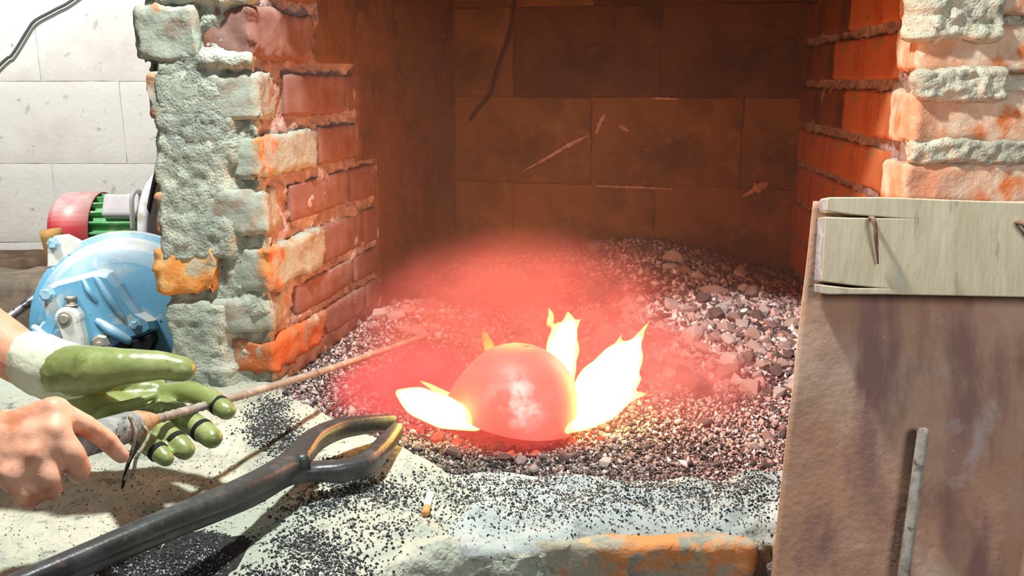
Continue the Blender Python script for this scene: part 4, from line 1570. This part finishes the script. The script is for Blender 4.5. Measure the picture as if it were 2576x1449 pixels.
# ================================================================== MOTOR
my = 2.03
mc = PY(270, 578, my)
motor = thing('electric_motor', (-.93, my, -.2), 'green finned electric motor with a red fan cowl behind the blower', 'motor')
def xl(profile, n=48):
    V, Fc = lathe(profile, n)
    return [Vector((v.z, my + v.y, mc.z + v.x)) for v in V], Fc
x_a, x_b, x_c = PY(152, 560, my).x, PY(264, 560, my).x, PY(372, 560, my).x
V, Fc = xl([(.0005, x_a), (.05, x_a), (.075, x_a + .006), (.086, x_a + .02), (.0885, x_a + .04), (.0885, x_b), (.085, x_b), (.084, x_a + .045)])
recalc(mk('fan_cowl', V, Fc, 'red_cowl', motor))
V, Fc = xl([(.0005, x_a + .05), (.072, x_a + .05), (.072, x_c + .03), (.0005, x_c + .03)])
recalc(mk('body', V, Fc, 'green_fin', motor))
V, Fc = xl([(.0005, x_b - .012), (.083, x_b - .012), (.083, x_b - .006), (.0005, x_b - .006)])
recalc(mk('shadow_gap', V, Fc, 'void_shade', motor))
for k in range(15):
    a = math.radians(-30 + 17 * k)
    ca, sa = math.cos(a), math.sin(a)
    V = []
    for (xx_, rr_, tt_) in [(x_b - .005, .068, -.004), (x_b - .005, .068, .004), (x_b - .005, .085, .002), (x_b - .005, .085, -.002),
                            (x_c + .026, .068, -.004), (x_c + .026, .068, .004), (x_c + .026, .085, .002), (x_c + .026, .085, -.002)]:
        V.append(Vector((xx_, my - rr_ * ca + tt_ * sa, mc.z + rr_ * sa + tt_ * ca)))
    recalc(mk('fin', V, [(0, 1, 2, 3), (4, 7, 6, 5), (0, 4, 5, 1), (1, 5, 6, 2), (2, 6, 7, 3), (3, 7, 4, 0)], 'green_fin', motor, False))
xf0, xf1 = PY(392, 500, my).x, PY(424, 500, my).x
V, Fc = xl([(.0005, xf0 - .004), (.09, xf0 - .004), (.128, xf0 + .004), (.138, xf0 + .012), (.138, xf1 - .006), (.130, xf1), (.0005, xf1 + .004)], 56)
recalc(mk('end_flange', V, Fc, 'pale_flange', motor))
p0 = PY(283, 507, my - .058); 
p, Fb = brick_geo((.085, .032, .055), r=.006, amp=.0006, seed=2, step=.012)
rotm = Matrix.Rotation(-.5, 3, 'X')
mk('terminal_box', [rotm @ Vector(q) + Vector((PY(312, 506, my - .05).x, my - .055, mc.z + .062)) for q in p], Fb, 'grey_box', motor)
rod('conduit', [PY(334, 575, my - .085), PY(332, 530, my - .09), PY(332, 498, my - .088), PY(340, 482, my - .075), PY(352, 484, my - .055), PY(360, 500, my - .04)], .0055, 'conduit', motor, 10, 6)
plain_box('motor_bed', (-.90, my, (mc.z - .08 - .2) / 2), (.20, .12, mc.z - .07 + .2), 'timber', motor, r=.006, amp=.001, step=.05)

# cables
cb = rod('power_cable', [PY(362, 600, 1.93), PY(372, 540, 1.92), PY(386, 470, 1.91), PY(404, 385, 1.9), PY(414, 310, 1.9), PY(418, 240, 1.9), PY(424, 60, 1.9), PY(430, -260, 1.9)], .0052, 'black_rubber', None, 10, 8)
tag(cb, 'thick black power cable running from the motor up behind the pier', 'cable')
wr = rod('wall_wire', [PY(-160, 330, 2.705), PY(0, 163, 2.705), PY(30, 138, 2.705), PY(68, 78, 2.705), PY(88, 52, 2.705), PY(135, 26, 2.705), PY(190, -6, 2.705), PY(330, -120, 2.705)], .0042, 'grey_wire', None, 8, 8)
tag(wr, 'thin dark wire strung slantwise across the white wall', 'wire')
fw = rod('sooty_wire', [on_back(1302, -90, .011), on_back(1296, 20, .011), on_back(1284, 90, .011), on_back(1266, 140, .011), on_back(1250, 190, .011), on_back(1238, 235, .011), on_back(1205, 275, .011), on_back(1188, 300, .011)], .0045, 'black_rubber', None, 8, 8)
tag(fw, 'sooty black wire hanging down the wall behind the fire', 'wire')

# ================================================================== THINGS BEHIND THE BLOWER
st0 = PY(126, 578, 1.9)
st = rod('wooden_stake', [st0, Vector((st0.x + .015, 1.905, st0.z - .12)), Vector((st0.x + .045, 1.91, -.2))], [.0225, .0225, .0225], 'handle_wood', None, 20, 8, cap='flat')
tag(st, 'round yellowish wooden tool handle standing behind the blower', 'handle')
bm_ = plain_box('timber_beam', (-1.55, 2.60, PY(50, 668, 2.55).z - .015), (1.1, .16, .08), 'timber', r=.008, amp=.004, seed=4, step=.03)
tag(bm_, 'dark timber beam lying along the foot of the white wall', 'beam')
ld = plain_box('stone_ledge', (-1.55, 2.55, (PY(50, 668, 2.55).z - .055 - .75) / 2), (1.1, .3, PY(50, 668, 2.55).z - .055 + .75), 'stone', r=.02, amp=.01, seed=14, step=.035)
tag(ld, 'rough stone ledge under the timber beam', 'ledge')
sk = plain_box('stone_block', (PY(30, 750, 2.25).x, 2.27, -.10), (.26, .2, .2), 'stone', r=.02, amp=.008, seed=24, step=.025)
tag(sk, 'rough tan stone behind the left rim of the blower', 'stone')
pp = rod('steel_pipe', [PY(-60, 850, 1.9), PY(20, 800, 1.95), PY(110, 735, 2.02)], .011, 'worn_steel', None, 14, 6)
tag(pp, 'short grey pipe poking out left of the blower', 'pipe')

# ================================================================== PERSON
person = thing('person', (-1.16, .9, -.75), 'person at the left edge reaching in with one bare and one gloved hand', 'person')
segs = []
# bare right hand closing over the poker handle
rw = PD(-70, 1128, .815)
mi, mm, mg, ml = PD(138, 1034, .838), PD(140, 1088, .825), PD(92, 1146, .813), PD(36, 1198, .805)
segs += [(rw, .021, mi, .0150), (rw, .022, mm, .0155), (rw, .021, mg, .0150), (rw, .019, ml, .0140), (mi, .0145, mm, .0150), (mm, .0150, mg, .0150), (mg, .0145, ml, .0138)]
segs += chain([mi, PD(212, 1070, .862), PD(268, 1108, .888), PD(306, 1148, .905)], [.0125, .0112, .0104, .0082])
segs += chain([mm, PD(180, 1140, .825), PD(200, 1180, .838), PD(196, 1196, .856)], [.0130, .0118, .0108, .0092])
segs += chain([mg, PD(122, 1204, .812), PD(128, 1232, .826), PD(112, 1236, .845)], [.0125, .0115, .0108, .0092])
segs += chain([ml, PD(62, 1246, .806), PD(74, 1258, .820), PD(66, 1252, .838)], [.0115, .0105, .0098, .0085])
# thumb under the handle
segs += chain([PD(10, 1070, .845), PD(90, 1110, .895), PD(170, 1120, .915), PD(230, 1118, .925)], [.016, .0140, .0122, .010])
# knuckles and tendons on the back of the hand
for q in (mi, mm, mg, ml):
    segs.append((q + Vector((0, -.004, .004)), .0125, q + Vector((.002, -.004, .003)), .0120))
    segs.append((rw.lerp(q, .25) + Vector((0, -.008, .013)), .0045, rw.lerp(q, .9) + Vector((0, -.007, .009)), .0042))
segs.append((rw.lerp(mg, .1) + Vector((0, -.012, .014)), .0028, mm.lerp(mg, .6) + Vector((-.01, -.008, .011)), .0026))
re, rsh = Vector((-.80, .66, .20)), Vector((-1.10, .70, .58))
segs += [(rw, .026, rw.lerp(re, .5), .036), (rw.lerp(re, .5), .036, re, .042), (re, .042, rsh, .055)]
# left arm that runs into the glove
lw = PD(96, 928, 1.04)
segs += [(lw, .028, PD(0, 868, 1.05), .034), (PD(0, 868, 1.05), .034, PD(-130, 785, 1.07), .040)]
le, lsh = Vector((-.90, 1.16, .40)), Vector((-1.12, 1.10, .60))
segs += [(PD(-130, 785, 1.07), .040, le, .044), (le, .044, lsh, .055), (lw, .02, PD(220, 965, 1.06), .012)]
# trunk, neck, head, legs (outside the view)
che, pel, nk, hd = Vector((-1.15, .9, .46)), Vector((-1.19, .9, .06)), Vector((-1.12, .9, .70)), Vector((-1.08, .9, .85))
segs += [(rsh, .06, che, .11), (lsh, .06, che, .11), (che, .13, pel, .12), (che, .09, nk, .055), (nk, .052, hd, .085), (hd + Vector((-.01, 0, .03)), .092, hd + Vector((.03, 0, -.05)), .055),
         (hd + Vector((.095, 0, -.005)), .012, hd + Vector((.08, 0, .03)), .008)]
for s in (-1, 1):
    hp = Vector((-1.19, .9 + s * .09, .02))
    kn = Vector((-1.15, .9 + s * .10, -.34))
    an = Vector((-1.20, .9 + s * .10, -.69))
    segs += [(hp, .095, kn, .06), (kn, .058, an, .04), (an + Vector((-.02, 0, -.02)), .038, an + Vector((.14, 0, -.028)), .03), (hd + Vector((0, s * .085, -.01)), .016, hd + Vector((-.01, s * .088, .015)), .016)]
body = organic('body', segs, .0032, 5, 'skin', person, .0006, 130, factor=.5)
tr = []
for s in (-1, 1):
    hp = Vector((-1.19, .9 + s * .09, .02)); kn = Vector((-1.15, .9 + s * .10, -.34)); an = Vector((-1.20, .9 + s * .10, -.66))
    tr += [(hp, .105, kn, .074), (kn, .074, an, .058)]
tr += [(pel, .132, pel + Vector((0, 0, .05)), .134)]
organic('trousers', tr, .012, 3, 'trousers', person, .003, 20)
organic('shirt', [(rsh, .072, che, .122), (lsh, .072, che, .122), (che, .142, pel, .136), (che, .10, nk.lerp(che, .3), .07), (rsh, .07, rsh.lerp(re, .6), .064), (lsh, .07, lsh.lerp(le, .6), .064)], .012, 3, 'shirt', person, .003, 20)
organic('hair', [(hd + Vector((-.02, 0, .05)), .086, hd + Vector((-.05, 0, .0)), .075)], .008, 2, 'hair', person, .003, 60)

# gloved left hand: palm up, thumb along the far side
G = []
wr_ = PD(118, 935, 1.045)
gi, gm, gr_, gl = PD(398, 996, 1.115), PD(376, 1019, 1.095), PD(345, 1043, 1.066), PD(308, 1064, 1.036)
wp_ = PD(150, 975, 1.075)
G += [(wr_, .030, wp_, .024), (wp_, .022, gi, .0165), (wp_, .022, gm, .0165), (wp_, .022, gr_, .0165), (wp_, .024, gl, .0160), (gi, .017, gm, .017), (gm, .017, gr_, .0165), (gr_, .0165, gl, .0155)]
G += chain([PD(150, 934, 1.035), PD(235, 930, 1.02), PD(320, 922, 1.022), PD(400, 919, 1.03), PD(462, 929, 1.036)], [.032, .0285, .0215, .0175, .0152])
G += chain([gi, PD(478, 985, 1.092), PD(532, 1006, 1.078), PD(570, 1034, 1.062)], [.0155, .0140, .0135, .0118])
G += chain([gm, PD(452, 1044, 1.055), PD(505, 1080, 1.04), PD(534, 1103, 1.028)], [.0155, .0145, .0140, .0125])
G += chain([gr_, PD(400, 1078, 1.02), PD(438, 1108, 1.004), PD(466, 1133, .996)], [.0150, .0140, .0132, .0118])
G += chain([gl, PD(352, 1102, .992), PD(393, 1133, .98), PD(418, 1154, .973)], [.0135, .0122, .0115, .0096])
G += [(PD(190, 965, 1.075), .024, PD(300, 978, 1.095), .02), (PD(300, 978, 1.095), .02, PD(395, 985, 1.112), .016), (PD(240, 950, 1.06), .02, PD(330, 958, 1.10), .014)]
# folds of the loose palm
G += chain([PD(250, 1035, 1.03), PD(320, 1018, 1.045), PD(392, 994, 1.068)], [.006, .0065, .004])
G += chain([PD(300, 1052, 1.02), PD(360, 1040, 1.035), PD(404, 1018, 1.058)], [.007, .0075, .005])
G += chain([PD(296, 912, 1.012), PD(315, 925, 1.008), PD(326, 945, 1.014)], [.003, .004, .003])
G += chain([PD(365, 905, 1.022), PD(378, 918, 1.02), PD(384, 934, 1.026)], [.003, .0035, .003])
glove = organic('glove', G, .0028, 4, 'glove_rubber', person, .0007, 90, 'worn olive green rubber work glove')
cuff = organic('cuff', [(PD(84, 905, 1.045), .036, PD(128, 928, 1.043), .0375), (PD(128, 928, 1.043), .0375, PD(176, 935, 1.036), .0345)], .003, 2, 'glove_cuff', glove, .0006, 120, 'cream knitted cuff')
for a, b, t, r in ((PD(532, 1006, 1.078), PD(570, 1034, 1.062), .52, .0124), (PD(505, 1080, 1.04), PD(534, 1103, 1.028), .12, .0138), (PD(438, 1108, 1.004), PD(466, 1133, .996), .12, .0130), (PD(393, 1133, .98), PD(418, 1154, .973), .16, .0113)):
    a, b = Vector(a), Vector(b)
    d = (b - a).normalized()
    c = a.lerp(b, t)
    V, Fc = sweep([c - d * .0042, c - d * .0028, c, c + d * .0028, c + d * .0042], [r * .9, r * 1.03, r * 1.05, r * 1.03, r * .88], 20, 2.0, (0, 0, 1), 'flat')
    mk('fingertip_split', V, Fc, 'dark_seam', glove, True, 'dark split around a fingertip')
